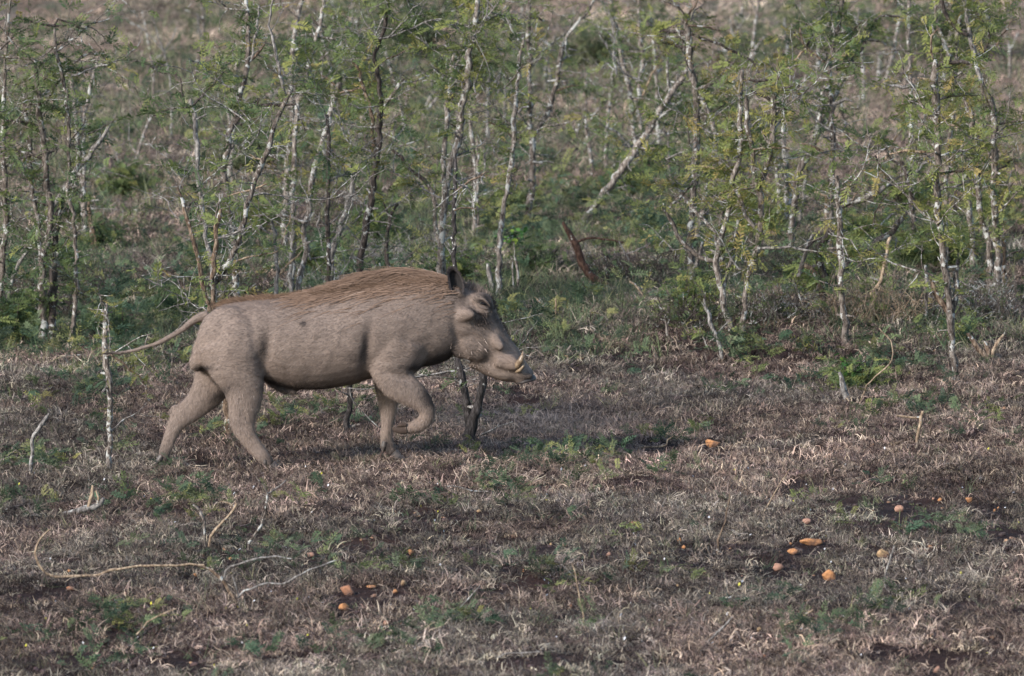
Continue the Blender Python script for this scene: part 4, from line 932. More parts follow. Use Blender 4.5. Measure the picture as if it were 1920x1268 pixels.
log('curved red-brown dead log standing out of the green grass, with white-thorned side branch', 'dead_log', 'log', 'red',
  [(1160,545,7),(1140,536,11),(1120,526,15),(1105,516,17),(1093,495,16),(1081,465,15),(1069,441,13),(1056,416,6)], base=(1140,548), group=None,
  extra=[('red', [(1080,455,5),(1093,449,5),(1110,446,4),(1135,449,4),(1169,455,3)]), ('grey', [(1160,452,3),(1170,472,3),(1180,488,2)]), ('grey', [(1220,455,2),(1195,470,3),(1170,478,2)])])
log('short black charred stub slanting in the grass left of the red-brown log', 'dead_stub', 'stump', 'black', [(1013,502,9),(1022,492,10),(1034,478,10),(1047,463,6)], base=(1013,503), group='charred stakes')
log('split grey stub beside the forehead, at the foot of the white-barked sapling', 'dead_stub', 'stump', 'grey', [(924,545,12),(921,528,11),(917,508,9),(914,494,4)], base=(924,548), group='broken snags')
log('small white twisted stem under the broad-leaved plant', 'dead_stub', 'dead stem', 'pale', [(970,545,5),(971,514,5),(968,495,5),(965,470,5),(963,452,3)], base=(970,547), group='broken snags',
  extra=[('pale', [(963,545,3),(961,510,3),(960,480,2)])])

# right-hand thicket
sapling('tall straight brown-topped sapling heading the right thicket, snapped black crown', (1294,530),
  [('mix', [(1294,530,14),(1294,485,13),(1294,440,13),(1298,399,13),(1301,345,13),(1304,312,13),(1306,276,13),(1308,235,13),(1306,193,13),(1302,155,13),(1295,119,13),(1291,83,13),(1290,52,12),(1279,34,6)]),
   ('brown', [(1286,45,5),(1294,25,5),(1302,8,4),(1308,0,3)])],
  [('dark', [(1290,98,7),(1282,88,7),(1270,86,6),(1250,82,5),(1228,80,3)]), ('dark', [(1282,60,7),(1260,59,7),(1245,58,6),(1233,62,3)]),
   ('brown', [(1306,162,5),(1325,154,5),(1340,146,5),(1350,144,3)]), ('pale', [(1308,168,5),(1325,160,5),(1342,152,3)]),
   ('dark', [(1296,64,5),(1330,77,5),(1366,91,5),(1399,108,5),(1415,121,4),(1425,140,3)]),
   ('pale', [(1266,47,5),(1273,62,5),(1280,80,5),(1287,102,5)]), ('brown', [(1290,48,5),(1313,48,4),(1340,54,3),(1360,57,2)])], .85, .62)
sapling('pale slanting stem just behind the straight brown-topped sapling', (1338,420),
  [('pale', [(1338,420,9),(1342,330,9),(1340,245,10),(1338,229,9),(1327,210,9),(1313,177,8),(1302,150,7)])], [('dark', [(1335,212,4),(1350,203,4),(1362,196,2)])], .4, .55)
sapling('slim brown stem left of the knotted white one in the right thicket', (1352,520),
  [('mix', [(1352,520,9),(1352,413,9),(1355,371,8),(1361,345,8),(1363,318,8),(1363,276,8),(1368,235,9),(1371,205,9),(1371,190,5)])], (), .45, .6)
sapling('many-armed white-barked sapling, its crooked trunk bending low to the left', (1371,628),
  [('pale', [(1372,628,12),(1371,610,11),(1363,592,12),(1357,572,12),(1354,545,12),(1348,520,12),(1344,496,12),(1346,474,11),(1352,446,11),(1360,421,10),(1366,385,10),(1371,345,10),(1379,326,10),(1388,290,10),(1388,248,10),(1389,207,9),(1388,166,9),(1391,132,7)]),
   ('mix', [(1340,490,9),(1330,487,9),(1310,482,9),(1296,470,8),(1283,460,8),(1273,444,8),(1264,429,8),(1256,410,7),(1250,392,5),(1240,391,2)]),
   ('pale', [(1356,545,8),(1363,507,8),(1371,487,8),(1377,465,8),(1382,435,8),(1385,412,6)]),
   ('pale', [(1344,462,7),(1343,440,6),(1330,422,6),(1310,402,7),(1293,383,7),(1275,366,5),(1268,345,2)]),
   ('mix', [(1254,392,5),(1262,382,6),(1272,371,7),(1286,355,7),(1302,338,5)])],
  [('straw', [(1313,312,4),(1335,315,6),(1360,318,6),(1375,324,6),(1388,331,6),(1402,342,5),(1415,350,4)]),
   ('brown', [(1350,482,3),(1362,460,3),(1375,442,2)]), ('pale', [(1386,175,5),(1378,160,5),(1374,150,3)])], .8, .7)
sapling('dark forked sapling of the right thicket with a black charred foot', (1391,636),
  [('mix', [(1391,636,9),(1394,600,10),(1396,560,10),(1397,543,11),(1404,518,11),(1414,482,11),(1421,446,11),(1426,421,11),(1426,385,12),(1424,358,14),(1417,345,10),(1411,304,9),(1410,271,9),(1402,235,10),(1400,195,9),(1398,178,5)]),
   ('mix', [(1425,350,12),(1432,325,11),(1440,304,12),(1449,262,12),(1451,225,12),(1452,190,12),(1451,162,9)]),
   ('pale', [(1425,440,8),(1415,430,8),(1404,412,8),(1393,388,8),(1386,370,8),(1380,358,5)])],
  [('dark', [(1450,192,6),(1435,183,6),(1422,175,5),(1408,170,3)]), ('dark', [(1455,193,6),(1466,197,6),(1476,206,4)]),
   ('dark', [(1457,172,5),(1466,166,5),(1480,165,4),(1500,160,2)]), ('straw', [(1412,281,4),(1430,278,5),(1450,277,4),(1485,281,3)]),
   ('dark', [(1448,150,4),(1425,151,5),(1405,150,5),(1393,149,3)]), ('brown', [(1458,150,5),(1464,135,5),(1460,118,5),(1457,110,3)]),
   ('grey', [(1421,466,5),(1440,466,6),(1465,464,6),(1495,465,5),(1520,470,3)]), ('pale', [(1398,218,4),(1405,228,4),(1412,238,3)]),
   ('pale', [(1349,363,3),(1380,355,4),(1415,351,4)])], .8, .6)
sapling('whitish forked stem low in front of the straight brown-topped sapling', (1290,545),
  [('pale', [(1290,545,10),(1295,525,10),(1302,504,9),(1310,487,8),(1315,465,6),(1317,454,3)]), ('mix', [(1284,542,7),(1279,520,7),(1275,504,3)])], (), .2, .5, spacing=.1, lmax=.1)
sapling('bleached split trunk stub behind the white-barked crooked sapling', (1304,470),
  [('pale', [(1304,470,12),(1306,440,12),(1314,410,11),(1320,380,10),(1325,344,4)]), ('grey', [(1316,420,8),(1322,400,10),(1329,385,8),(1332,368,3)])], (), .1, .5, spacing=.12, lmax=.1)
sapling('grey dead stick leaning left in front of the right thicket', (1357,676),
  [('grey', [(1357,676,8),(1355,667,8),(1350,652,7),(1344,634,7),(1339,618,7),(1333,606,7),(1328,590,7),(1322,572,5),(1320,560,2)])],
  [('grey', [(1345,626,4),(1355,615,3),(1366,603,2)])], .15, .5, name='dead_stick', cat='stick', group='sticks standing in the grass', lmax=.08)
sapling('pale S-shaped tall sapling, top lost above the frame, right of the forked dark one', (1485,480),
  [('mix', [(1485,480,12),(1484,440,11),(1486,405,11),(1492,358,11),(1495,326,12),(1509,304,12),(1516,290,12),(1523,279,12),(1531,254,13),(1534,235,11),(1539,207,9),(1543,179,8),(1550,155,8),(1555,125,8),(1560,105,9),(1563,90,9),(1564,75,9),(1572,41,9),(1576,20,8),(1581,0,7)]),
   ('pale', [(1533,248,10),(1540,236,10),(1550,215,10),(1560,195,9),(1567,179,9),(1578,155,9),(1584,142,9),(1589,130,8),(1602,108,7),(1617,88,8),(1624,75,8),(1630,61,8),(1638,45,8),(1644,28,5)])],
  [('pale', [(1573,60,6),(1585,59,5),(1604,63,3)]), ('pale', [(1625,75,4),(1640,78,4),(1662,84,2)]), ('dark', [(1640,40,5),(1650,34,6),(1662,30,5),(1690,32,3)]),
   ('dark', [(1618,82,4),(1608,88,4),(1600,68,3)]), ('grey', [(1535,215,4),(1524,208,4),(1512,201,3)]), ('brown', [(1600,60,3),(1612,42,3),(1622,36,2)])], .75, .45)
sapling('straight knotty trunk with ringed white arm bent out right, in right thicket', (1590,648),
  [('mix', [(1590,648,14),(1587,620,13),(1583,592,12),(1580,570,12),(1578,545,12),(1578,496,12),(1575,454,12),(1574,413,12),(1571,385,12),(1570,363,9),(1567,330,7)]),
   ('pale', [(1573,388,12),(1582,383,12),(1595,380,12),(1606,378,11),(1617,374,12),(1632,367,12),(1647,360,11),(1660,351,10),(1672,340,5)])],
  [('straw', [(1598,376,3),(1610,358,3),(1628,335,2)]), ('pale', [(1573,465,5),(1562,462,5),(1550,466,3)]), ('dark', [(1672,344,6),(1660,330,6),(1648,308,5),(1642,292,3)]),
   ('grey', [(1655,352,4),(1680,347,4),(1712,340,3)])], .5, .5)
sapling('tall brown trunk with a ragged crown and blue-grey bough, behind the ringed white arm', (1557,520),
  [('mix', [(1557,520,11),(1556,440,10),(1558,380,10),(1559,345,10),(1561,304,10),(1561,275,10),(1560,248,10),(1559,215,10),(1559,193,11),(1557,170,10),(1556,152,10),(1553,130,11),(1552,108,11),(1550,100,5)])],
  [('grey', [(1562,196,7),(1572,192,7),(1585,189,6),(1597,190,3)]), ('brown', [(1556,292,4),(1545,285,5),(1531,279,5),(1515,273,5),(1500,269,3)]),
   ('brown', [(1550,118,4),(1535,108,4),(1512,91,4),(1500,75,4),(1490,68,2)]), ('straw', [(1512,91,4),(1495,108,5),(1480,125,5),(1468,137,4)]),
   ('brown', [(1508,88,3),(1501,70,4),(1499,50,2)]), ('dark', [(1512,88,4),(1518,76,4),(1525,66,2)]), ('straw', [(1562,110,4),(1575,106,4),(1590,103,2)]),
   ('dark', [(1567,128,5),(1580,126,6),(1590,125,6),(1608,124,5),(1618,128,3)]), ('dark', [(1555,190,4),(1545,186,4),(1532,188,2)])], .8, .42)
sapling('mossy low-forking tree, one arm rising long to the right', (1545,592),
  [('brown', [(1545,592,10),(1542,559,11),(1537,540,11),(1528,515,10),(1517,498,10),(1508,497,9)]),
   ('pale', [(1497,520,8),(1503,505,9),(1507,485,9),(1513,465,6),(1524,440,6)]),
   ('dark', [(1548,560,15),(1540,510,15),(1536,474,13),(1545,450,12),(1556,435,11),(1567,419,8)]),
   ('mix', [(1551,550,12),(1564,515,11),(1583,504,11),(1601,490,11),(1619,476,11),(1635,463,11),(1650,451,11),(1663,442,11),(1675,432,11),(1688,412,10),(1700,398,7)])],
  [('grey', [(1640,430,3),(1662,412,5),(1672,405,5),(1686,400,3)]), ('dark', [(1510,470,5),(1520,455,5),(1545,447,4)]), ('brown', [(1636,425,3),(1640,400,3),(1655,375,3),(1672,358,2)])], .85, .6, lmax=.24)
sapling('bare bent pale shoot hanging under the long mossy arm', (1640,560),
  [('straw', [(1640,560,8),(1636,549,9),(1645,540,7),(1654,523,7),(1656,500,7),(1658,482,6),(1663,463,6),(1668,447,6),(1674,430,5),(1677,421,3)])], [('grey', [(1658,486,3),(1668,485,3),(1672,486,2)])], .08, .5, lmax=.1)
sapling('thin whitish stem behind the dark forked sapling', (1463,430), [('pale', [(1463,430,8),(1461,385,8),(1457,330,8),(1455,300,7)]), ('pale', [(1474,415,6),(1473,331,7),(1470,248,8),(1468,180,6)])], (), .4, .5)
sapling('two fine pale stems crossing low behind the right thicket', (1500,428), [('grey', [(1500,428,7),(1499,421,7),(1502,399,7),(1506,370,7),(1509,344,7),(1513,310,5)]), ('pale', [(1484,410,6),(1481,385,7),(1477,330,7),(1476,290,5)])], (), .3, .5)
sapling('snapped brown post with a flared pale knot behind the straight knotty trunk', (1551,440), [('brown', [(1551,440,9),(1550,427,9),(1551,400,9),(1553,378,11),(1549,368,6)])], [('straw', [(1552,368,4),(1535,362,4),(1522,350,2)])], .25, .5, lmax=.12)

sapling('white mottled sapling whose top is a bare white spike, near upper right', (1712,430),
  [('pale', [(1712,430,9),(1710,350,9),(1709,250,8),(1708,190,8),(1706,132,8),(1704,97,8),(1703,55,8),(1704,2,7)])],
  [('dark', [(1694,140,6),(1686,136,6),(1680,134,3)]), ('grey', [(1706,62,4),(1720,58,4),(1738,60,3)]), ('grey', [(1700,35,3),(1680,28,3),(1661,28,2)])], .35, .45)
sapling('largest trunk at right, ragged purple-brown top and knuckled two-armed foot', (1794,722),
  [('mix', [(1794,722,12),(1793,700,13),(1790,684,13),(1785,665,12),(1783,640,12),(1782,607,13),(1783,590,15),(1783,570,14),(1778,545,13),(1772,499,13),(1768,453,13),(1760,392,13),(1756,339,13),(1757,276,12),(1757,235,12),(1754,193,15),(1752,152,15),(1753,125,13),(1754,112,6)]),
   ('brown', [(1784,592,15),(1777,582,13),(1768,570,12),(1758,558,12),(1752,545,11),(1748,528,7)]),
   ('mix', [(1784,585,13),(1790,560,11),(1794,540,11),(1796,515,9),(1797,490,8),(1798,474,5)])],
  [('grey', [(1750,168,7),(1735,165,7),(1720,162,7),(1707,164,8),(1690,162,7),(1668,161,4)]), ('straw', [(1746,152,7),(1735,149,6),(1721,146,3)]),
   ('dark', [(1760,123,8),(1772,117,8),(1784,117,8),(1800,118,8),(1817,119,6)]), ('grey', [(1760,187,6),(1775,181,7),(1792,179,7),(1812,178,6),(1837,178,3)]),
   ('grey', [(1760,162,6),(1775,153,6),(1792,142,6),(1810,131,3)]), ('straw', [(1752,284,4),(1740,284,5),(1726,284,6),(1700,282,5),(1668,289,3)]),
   ('dark', [(1762,327,4),(1785,322,5),(1806,320,5),(1820,305,4),(1833,292,3)]), ('grey', [(1762,356,5),(1785,351,5),(1815,340,4),(1840,334,3)]),
   ('brown', [(1750,112,3),(1745,90,4),(1748,70,4),(1758,55,3)]), ('grey', [(1743,210,4),(1722,196,3),(1700,188,2)])], .85, .6)
sapling('thick-footed dark trunk at far right, base splayed and blue-grey', (1868,552),
  [('mix', [(1866,552,30),(1868,540,24),(1870,520,15),(1872,499,14),(1872,480,13),(1871,459,13),(1867,430,13),(1865,407,12),(1863,380,12),(1862,355,12),(1866,317,13),(1864,290,13),(1863,262,13),(1864,240,13),(1864,221,13),(1860,200,13),(1853,179,12),(1845,163,11),(1838,148,7)]),
   ('mix', [(1858,545,13),(1857,500,12),(1857,468,12),(1848,435,11),(1838,407,11),(1835,355,10),(1832,320,10),(1831,284,11),(1826,248,11),(1823,228,12),(1820,210,11),(1814,195,8),(1809,178,6)]),
   ('grey', [(1840,150,9),(1830,120,9),(1823,83,9),(1818,65,9),(1815,50,9),(1811,25,8),(1809,0,8)]),
   ('dark', [(1815,66,7),(1809,61,8),(1795,52,8),(1785,45,8),(1779,36,8),(1772,24,8),(1765,2,7)])],
  [('brown', [(1800,236,5),(1790,235,4),(1780,235,3)]), ('dark', [(1870,317,4),(1885,312,4),(1898,300,3),(1905,296,2)]),
   ('brown', [(1835,330,4),(1850,300,4),(1865,280,4),(1878,270,2)]), ('dark', [(1843,102,6),(1852,85,5),(1856,70,5),(1848,50,4),(1842,38,2)]),
   ('brown', [(1868,88,4),(1875,70,4),(1888,56,3),(1898,35,2)]), ('grey', [(1843,352,4),(1868,347,4),(1895,346,3)]), ('dark', [(1868,235,4),(1890,231,4),(1920,228,3)])], .9, .6)
sapling('white and brown speckled pair of trunks between the two big right-hand trunks', (1826,505),
  [('pale', [(1826,505,11),(1824,470,11),(1822,438,11),(1817,376,11),(1811,330,11),(1808,300,9),(1806,280,8),(1809,255,5)]),
   ('mix', [(1776,490,9),(1773,420,9),(1773,350,9),(1776,304,9),(1781,248,9),(1787,225,9),(1792,199,9),(1790,166,9),(1787,138,9),(1779,102,9),(1765,69,8),(1757,36,7),(1752,2,5)]),
   ('mix', [(1787,150,7),(1790,115,8),(1792,88,9),(1796,60,8),(1800,36,7),(1804,2,6)])], (), .7, .6)
sapling('orange-brown barkless stump beside the splayed foot at far right', (1883,550), [('brown', [(1883,550,15),(1882,530,13),(1882,499,12),(1883,470,10),(1882,447,6)])],
  [('dark', [(1886,482,4),(1900,474,4),(1920,470,3)])], .05, .5, name='dead_snag', cat='dead tree', group='broken snags', lmax=.06)
sapling('thin pole with pale lichen cap left of the knuckled trunk', (1737,604), [('mix', [(1737,604,7),(1737,580,6),(1737,545,6),(1736,520,7),(1735,505,8),(1735,497,5)])], (), .12, .4, lmax=.1, name='dead_snag', cat='dead tree', group='broken snags')
sapling('low broken root stump with splintered orange arms, lower right of the thicket', (1853,676),
  [('brown', [(1853,676,16),(1848,665,15),(1835,655,12),(1824,640,10),(1814,625,6)]), ('straw', [(1855,672,12),(1862,656,9),(1872,642,8),(1882,628,4)]), ('brown', [(1851,672,14),(1850,655,12),(1846,640,5)])],
  (), .03, .5, name='root_stump', cat='stump', group='broken snags', lmax=.06)
sapling('leafy horizontal tangle of boughs left of the largest right-hand trunk', (1715,450),
  [('dark', [(1715,450,8),(1712,400,9),(1705,350,9),(1700,325,8),(1688,300,6)]), ('grey', [(1708,345,7),(1722,320,6),(1735,305,6),(1748,300,3)])],
  [('grey', [(1700,325,6),(1680,335,5),(1660,325,4)]), ('dark', [(1705,340,5),(1690,310,5),(1672,300,4),(1650,262,3),(1625,255,2)]), ('straw', [(1660,300,3),(1670,275,4),(1685,250,4),(1700,232,3)]),
   ('dark', [(1712,300,4),(1717,270,4),(1716,255,2)])], 1.0, .35, spacing=.045, lmax=.24)
# ================================================================= thin trees far back, out of focus
def far_tree(px, py, hpx, wpx, kind, leaf, label, group, tone=0.4, lean=0.0, name='distant_sapling'):
    b = hit(px, py); root = empty(name, tuple(b)); tag(root, label, 'tree', group)
    s = b[1]/F; h = hpx*s; mbw, mbl = MB(), MB(); mb = MB(); n = 10
    pts = [b-np.array([0, 0, .05])]; d = unit(np.array([lean, random.uniform(-.1, .1), 1.0]))
    for k in range(n): d = unit(d+rng.normal(size=3)*0.07); pts.append(pts[-1]+d*h/n)
    pts = np.array(pts); tube(mb, pts, np.linspace(wpx*s/2, wpx*s/4, n+1), 6, knob=.15); mb.build('trunk', BARK[kind], root)
    for _ in range(random.randint(2, 4)):
        k = random.randrange(3, n); a = unit(np.array([random.choice((-1, 1))*random.uniform(.3, 1), rng.normal()*.5, random.uniform(.2, 1.2)])); l = h*random.uniform(.15, .4)
        q = [pts[k]]; 
        for j in range(4): a = unit(a+rng.normal(size=3)*.15); q.append(q[-1]+a*l/4)
        q = np.array(q); tube(mbw, q, np.linspace(wpx*s*.3, wpx*s*.12, 5), 5, knob=.1)
        for j in range(int(leaf*22)):
            p = q[random.randrange(1, 5)]+rng.normal(size=3)*0.07; add_frond(mbl, p, rng.normal(size=3)*[1, 1, .4], 1.5, float(np.clip(random.gauss(tone, .25), 0, 1)), FRL)
    for j in range(int(leaf*110*h)):
        k = random.randrange(2, n+1); p = pts[k]+rng.normal(size=3)*np.array([.13, .13, .08]); add_frond(mbl, p, rng.normal(size=3)*[1, 1, .4], 1.6, float(np.clip(random.gauss(tone, .25), 0, 1)), FRL)
    if mbw.n: mbw.build('limbs', BARK[kind], root)['kind'] = 'stuff'
    if mbl.n: mbl.build('foliage', LEAF_FAR, root, smooth=False)['kind'] = 'stuff'
    return root
FG = 'thin trees far behind the thicket'
NAMED = [
 (245,325,130,9,'pale',0.0,'lone white dead pole standing in the clearing at upper left',0.12),
 (203,365,90,7,'grey',0.0,'short grey stake left of the lone white pole',0.0),
 (226,330,60,5,'grey',0.02,'short dark stake between the grey stake and the white pole',0.0),
 (290,195,190,6,'pale',0.05,'blurred whitish pole at the top left of the clearing',-0.03),
 (318,260,260,5,'grey',0.05,'very thin blurred stem just right of the whitish pole at top left',0.02),
 (432,340,340,11,'pale',0.3,'blurred pale straight trunk between the tall saplings above the rump',0.02),
 (480,300,170,7,'grey',0.3,'blurred grey stem behind the crooked trunks above the rump',0.1),
 (625,250,230,9,'pale',0.25,'blurred spotted pale trunk left of the double-trunked sapling',-0.03),
 (660,90,90,9,'pale',0.2,'blurred pale trunk near the top edge above the shoulders',0.0),
 (760,255,190,7,'pale',0.15,'fine white straight stem in the middle gap above the mane',0.0),
 (818,80,80,9,'pale',0.3,'blurred white trunk touching the top edge over the mane',-0.02),
 (915,270,140,8,'grey',0.2,'blurred grey stem between the whitest trunk and the long white arm',0.02),
 (945,235,110,6,'pale',0.15,'short pale blurred pole beside the long white arm',0.0),
 (1025,165,120,10,'pale',0.3,'blurred lichen-pale trunk behind the long white arm',0.0),
 (1075,270,55,7,'pale',0.05,'short curved white stub on the open ground beyond the fallen bough',0.25),
 (1240,290,280,10,'pale',0.3,'blurred tall trunk behind the tip of the fallen bough',-0.05),
 (1262,345,130,9,'pale',0.2,'blurred grey trunk crossing behind the fallen bough',-0.1),
 (1355,170,170,8,'pale',0.25,'blurred whitish forked trunk behind the black snapped crown',0.12),
 (1400,160,210,9,'pale',0.15,'pale blurred trunk leaning right, high between the two right-hand groups',0.22),
 (1475,110,90,8,'pale',0.1,'short pale blurred pole near the top, left of the S-shaped sapling',0.0),
 (1530,160,140,9,'pale',0.15,'soft white trunk left of the S-shaped sapling near the top',0.0),
 (1500,165,40,12,'pale',0.0,'stubby leaning white stump behind the dark forked sapling',0.3),
 (1620,200,170,9,'pale',0.2,'soft pale stem right of the S-shaped sapling',0.03),
 (1655,165,180,10,'pale',0.2,'long pale blurred trunk leaning right at the top right',0.22),
 (1650,155,70,13,'grey',0.1,'blurred forked grey trunk stump at the top right',-0.1),
 (1833,70,80,15,'pale',0.2,'soft pinkish-white trunk at the top edge, far right',0.0),
 (1845,60,70,10,'pale',0.2,'slim soft trunk right beside the pinkish-white one at far right',0.0),
 (1893,150,100,8,'pale',0.3,'soft trunk at the right edge behind the leafy crown',0.0),
 (790,215,100,11,'grey',0.2,'leaning grey trunk of a blurred V in the middle gap above the mane',0.35),
 (770,235,90,9,'grey',0.2,'low crossing trunk of the blurred V in the middle gap',0.9),
]
for px, py, h, wp, kd, lf, lab, ln in NAMED: far_tree(px, py, h, wp, kd, lf, lab, FG, .45, ln)
for k in range(46):
    px = random.uniform(340, 1910); py = random.uniform(45, 330)
    if 1000 < px < 1260 and py > 250: continue
    far_tree(px, py, random.uniform(70, 230), random.uniform(4.5, 8), random.choice(['pale', 'pale', 'grey', 'mix', 'dark']), random.uniform(.2, .7), 'one of the faint thin sticks lost in the blur far behind the thicket', 'faint thin stems in the blurred background', random.uniform(.3, .6), random.uniform(-.15, .15))
# leafy bushes low among the stems and far behind
def bush(px, py, wpx, hpx, label, n, tone=.35, group='bushes', lib=FR, mat=None, fs=1.0, name='acacia_bush', kind='dark'):
    b = hit(px, py); s = b[1]/F; W = wpx*s; H = hpx*s; root = empty(name, tuple(b)); tag(root, label, 'bush', group)
    mw, ml = MB(), MB()
    for k in range(max(5, int(W/0.05))):
        az = random.random()*6.283; e = b+np.array([math.cos(az)*W*.5*random.random(), math.sin(az)*W*.4*random.random(), H*random.uniform(.5, 1)])
        q = [b-np.array([0, 0, .03])]; m = 6
        for j in range(1, m+1): q.append(b+(e-b)*(j/m)+rng.normal(size=3)*0.02)
        q = np.array(q); tube(mw, q, np.linspace(.006, .0015, m+1), 5, knob=.15)
        for j in range(n//max(5, int(W/0.05))):
            i = random.uniform(1.5, m); p = q[int(i)]+rng.normal(size=3)*np.array([.05, .05, .03])*fs; p[2] = max(p[2], b[2]+.005)
            add_frond(ml, p, rng.normal(size=3)*[1, 1, .35], fs*random.uniform(.7, 1.3), float(np.clip(random.gauss(tone, .2), 0, 1)), lib)
    mw.build('stems', BARK[kind], root)['kind'] = 'stuff'
    ml.build('foliage', mat or LEAF, root, smooth=False)['kind'] = 'stuff'
BG = 'low leafy bushes among the stems'
for a in [
 (235,378,170,95,'soft green rounded bush in the clearing between left thicket and rump saplings',420,.35),
 (30,650,150,120,'dark green bush filling the lower left corner of the thicket',420,.15),
 (215,640,160,60,'low dark bush behind the post stump and tail',300,.2),
 (1290,600,120,95,'dense feathery seedling bush left of the many-armed white sapling',380,.5),
 (1175,370,150,90,'rounded green bush in the grass behind the fallen bough',330,.35),
 (1225,330,120,90,'taller green bush beyond the fallen bough',260,.35),
 (700,455,160,90,'leafy dark bush around the foot of the double trunk',380,.3),
 (480,440,160,80,'flat-topped yellowish green spray bush above the rump',360,.45),
 (580,520,150,90,'bushy green growth directly above the loins',330,.3),
 (850,540,170,80,'green bush hiding the stem feet above the mane',340,.3),
 (960,400,150,70,'olive bush left of the forked sapling in the centre',300,.5),
 (1420,440,120,100,'leafy growth about the fork of the dark right sapling',320,.55),
 (1520,560,140,90,'mossy bush round the low-forking tree',320,.5),
 (1700,400,160,110,'dark leafy bush left of the largest right trunk',420,.4),
 (1860,420,130,90,'bright leafy growth between the two far-right trunks',300,.6),
 (1700,500,120,60,'low bush at the foot of the lichen-capped pole',240,.4),
 (1790,640,110,60,'small bush against the knuckled foot of the largest right trunk',80,.4),
 (1600,735,120,45,'low seedling bush round the weathered stub at lower right',220,.45),
 (120,420,140,80,'shaded bush among the left-hand saplings',300,.25),
 (20,60,140,110,'dark leafy crown spray at the top left corner',10,.2)][:-1]:
    bush(*a, group=BG)
for a in [(770,120,260,150,'large dark rounded bush far back at the top centre, in its own shade',700,.25),(640,200,220,120,'broad blurred bush left of the dark one at top centre',480,.4),
          (560,130,200,120,'blurred olive bush behind the leaning white and brown sapling',420,.45),(880,190,200,90,'blurred bush right of the dark one at top centre',360,.4),
          (480,330,200,90,'soft olive bush behind the tall mottled saplings',360,.4),(1120,130,220,110,'blurred bush at the top, right of the long white arm',420,.45),
          (1560,90,240,90,'broad faint bush at the top behind the S-shaped sapling',420,.5),(1780,110,260,120,'faint dark bush near the top right corner',500,.35),
          (1400,300,160,70,'soft low bush behind the right thicket',260,.4),(1300,230,180,90,'faint bush behind the straight brown-topped sapling',300,.4)]:
    bush(*a, group='blurred bushes far behind the thicket', lib=FRL, mat=LEAF_FAR, fs=2.0, name='distant_bush')
# dense brown clump seen soft behind the right thicket
def earth_mound(px, py, wpx, hpx, label, col, name, cat, group=None, nz=0.25):
    m, nt, b_ = new_mat(name+'_surface'); tc = N(nt, 'ShaderNodeTexCoord'); n2 = noise_tex(nt, 30, 5, .7, tc.outputs['Object'])
    nt.links.new(ramp(nt, n2, [(.3, tuple(c*.5 for c in col)), (.6, col), (.8, tuple(min(1, c*1.7) for c in col))]), b_.inputs['Base Color']); b_.inputs['Roughness'].default_value = .95
    bump(nt, b_, n2, .9, .03)
    g = hit(px, py); s = g[1]/F; rx, rz = wpx*s/2, hpx*s; nu, nv = 28, 12; V = []
    for i in range(nv+1):
        ph = i/nv*math.pi/2
        for j in range(nu):
            th = j/nu*6.2832; r = math.cos(ph)+1e-3; f = 1+nz*(mnoise.noise(Vector((math.cos(th)*2*r, math.sin(th)*2*r, ph*2+px)))*1.2)
            V.append([math.cos(th)*rx*r*f, math.sin(th)*rx*r*f*.8, math.sin(ph)*rz*f-0.02])
    mb = MB(); i = np.arange(nv)[:, None]*nu; j = np.arange(nu)[None, :]; k = (j+1) % nu
    mb.add(np.array(V), np.stack([i+j, i+k, i+nu+k, i+nu+j], -1).reshape(-1, 4))
    o = mb.build(name, m, origin=g); tag(o, label, cat, group); return o
earth_mound(1583,305,44,42,'rounded grey-mauve anthill behind the right thicket', (.15,.11,.11), 'anthill', 'anthill')
earth_mound(1100,22,90,8,'unseen', (.2,.15,.12), 'x', 'x') if False else None
# broad-leaved plants
def broad_plant(px, py, hpx, wpx, label, n, yellow=0, lf=.03):
    b = hit(px, py); s = b[1]/F; root = empty('broad_leaved_plant', tuple(b)); tag(root, label, 'plant', 'broad-leaved plants'); mw, ml = MB(), MB()
    for k in range(n):
        top = b+np.array([random.uniform(-.5, .5)*wpx*s, random.uniform(-.4, .4)*wpx*s, hpx*s*random.uniform(.35, 1)])
        q = np.array([b+(top-b)*t+np.array([0, 0, .03*math.sin(t*3.14)]) for t in np.linspace(0, 1, 6)]); tube(mw, q, np.linspace(.003, .001, 6), 4, cap=False)
        for j in range(5):
            p = q[random.randrange(2, 6)]; d = unit(rng.normal(size=3)*[1, 1, .5]); M = rotmat(d, random.gauss(0, .5)); l = lf*random.uniform(.7, 1.3)
            V = np.array([[0, 0, 0], [.3, .3, .03], [.7, .28, .02], [1, 0, -.08], [.7, -.28, .02], [.3, -.3, .03], [.5, 0, -.03]])*l
            mb = MB(); mb.add(V @ M.T + p, [[6, 0, 1], [6, 1, 2], [6, 2, 3], [6, 3, 4], [6, 4, 5], [6, 5, 0]], .98 if (yellow and k == 0 and j == 0) else random.uniform(.1, .75))
            mb.build('leaf', BROAD, root)
    mw.build('stems', BARK['dark'], root)['kind'] = 'stuff'
broad_plant(965,478,60,70,'glossy broad-leaved green plant with one yellow leaf right of the white-barked sapling', 9, 1, .04)
broad_plant(1590,735,75,70,'small round-leaved plant behind the weathered stub at lower right', 8, 0, .028)
broad_plant(372,610,100,40,'yellow-green young shoot beside the forked sapling at the rump', 3, 0, .03)

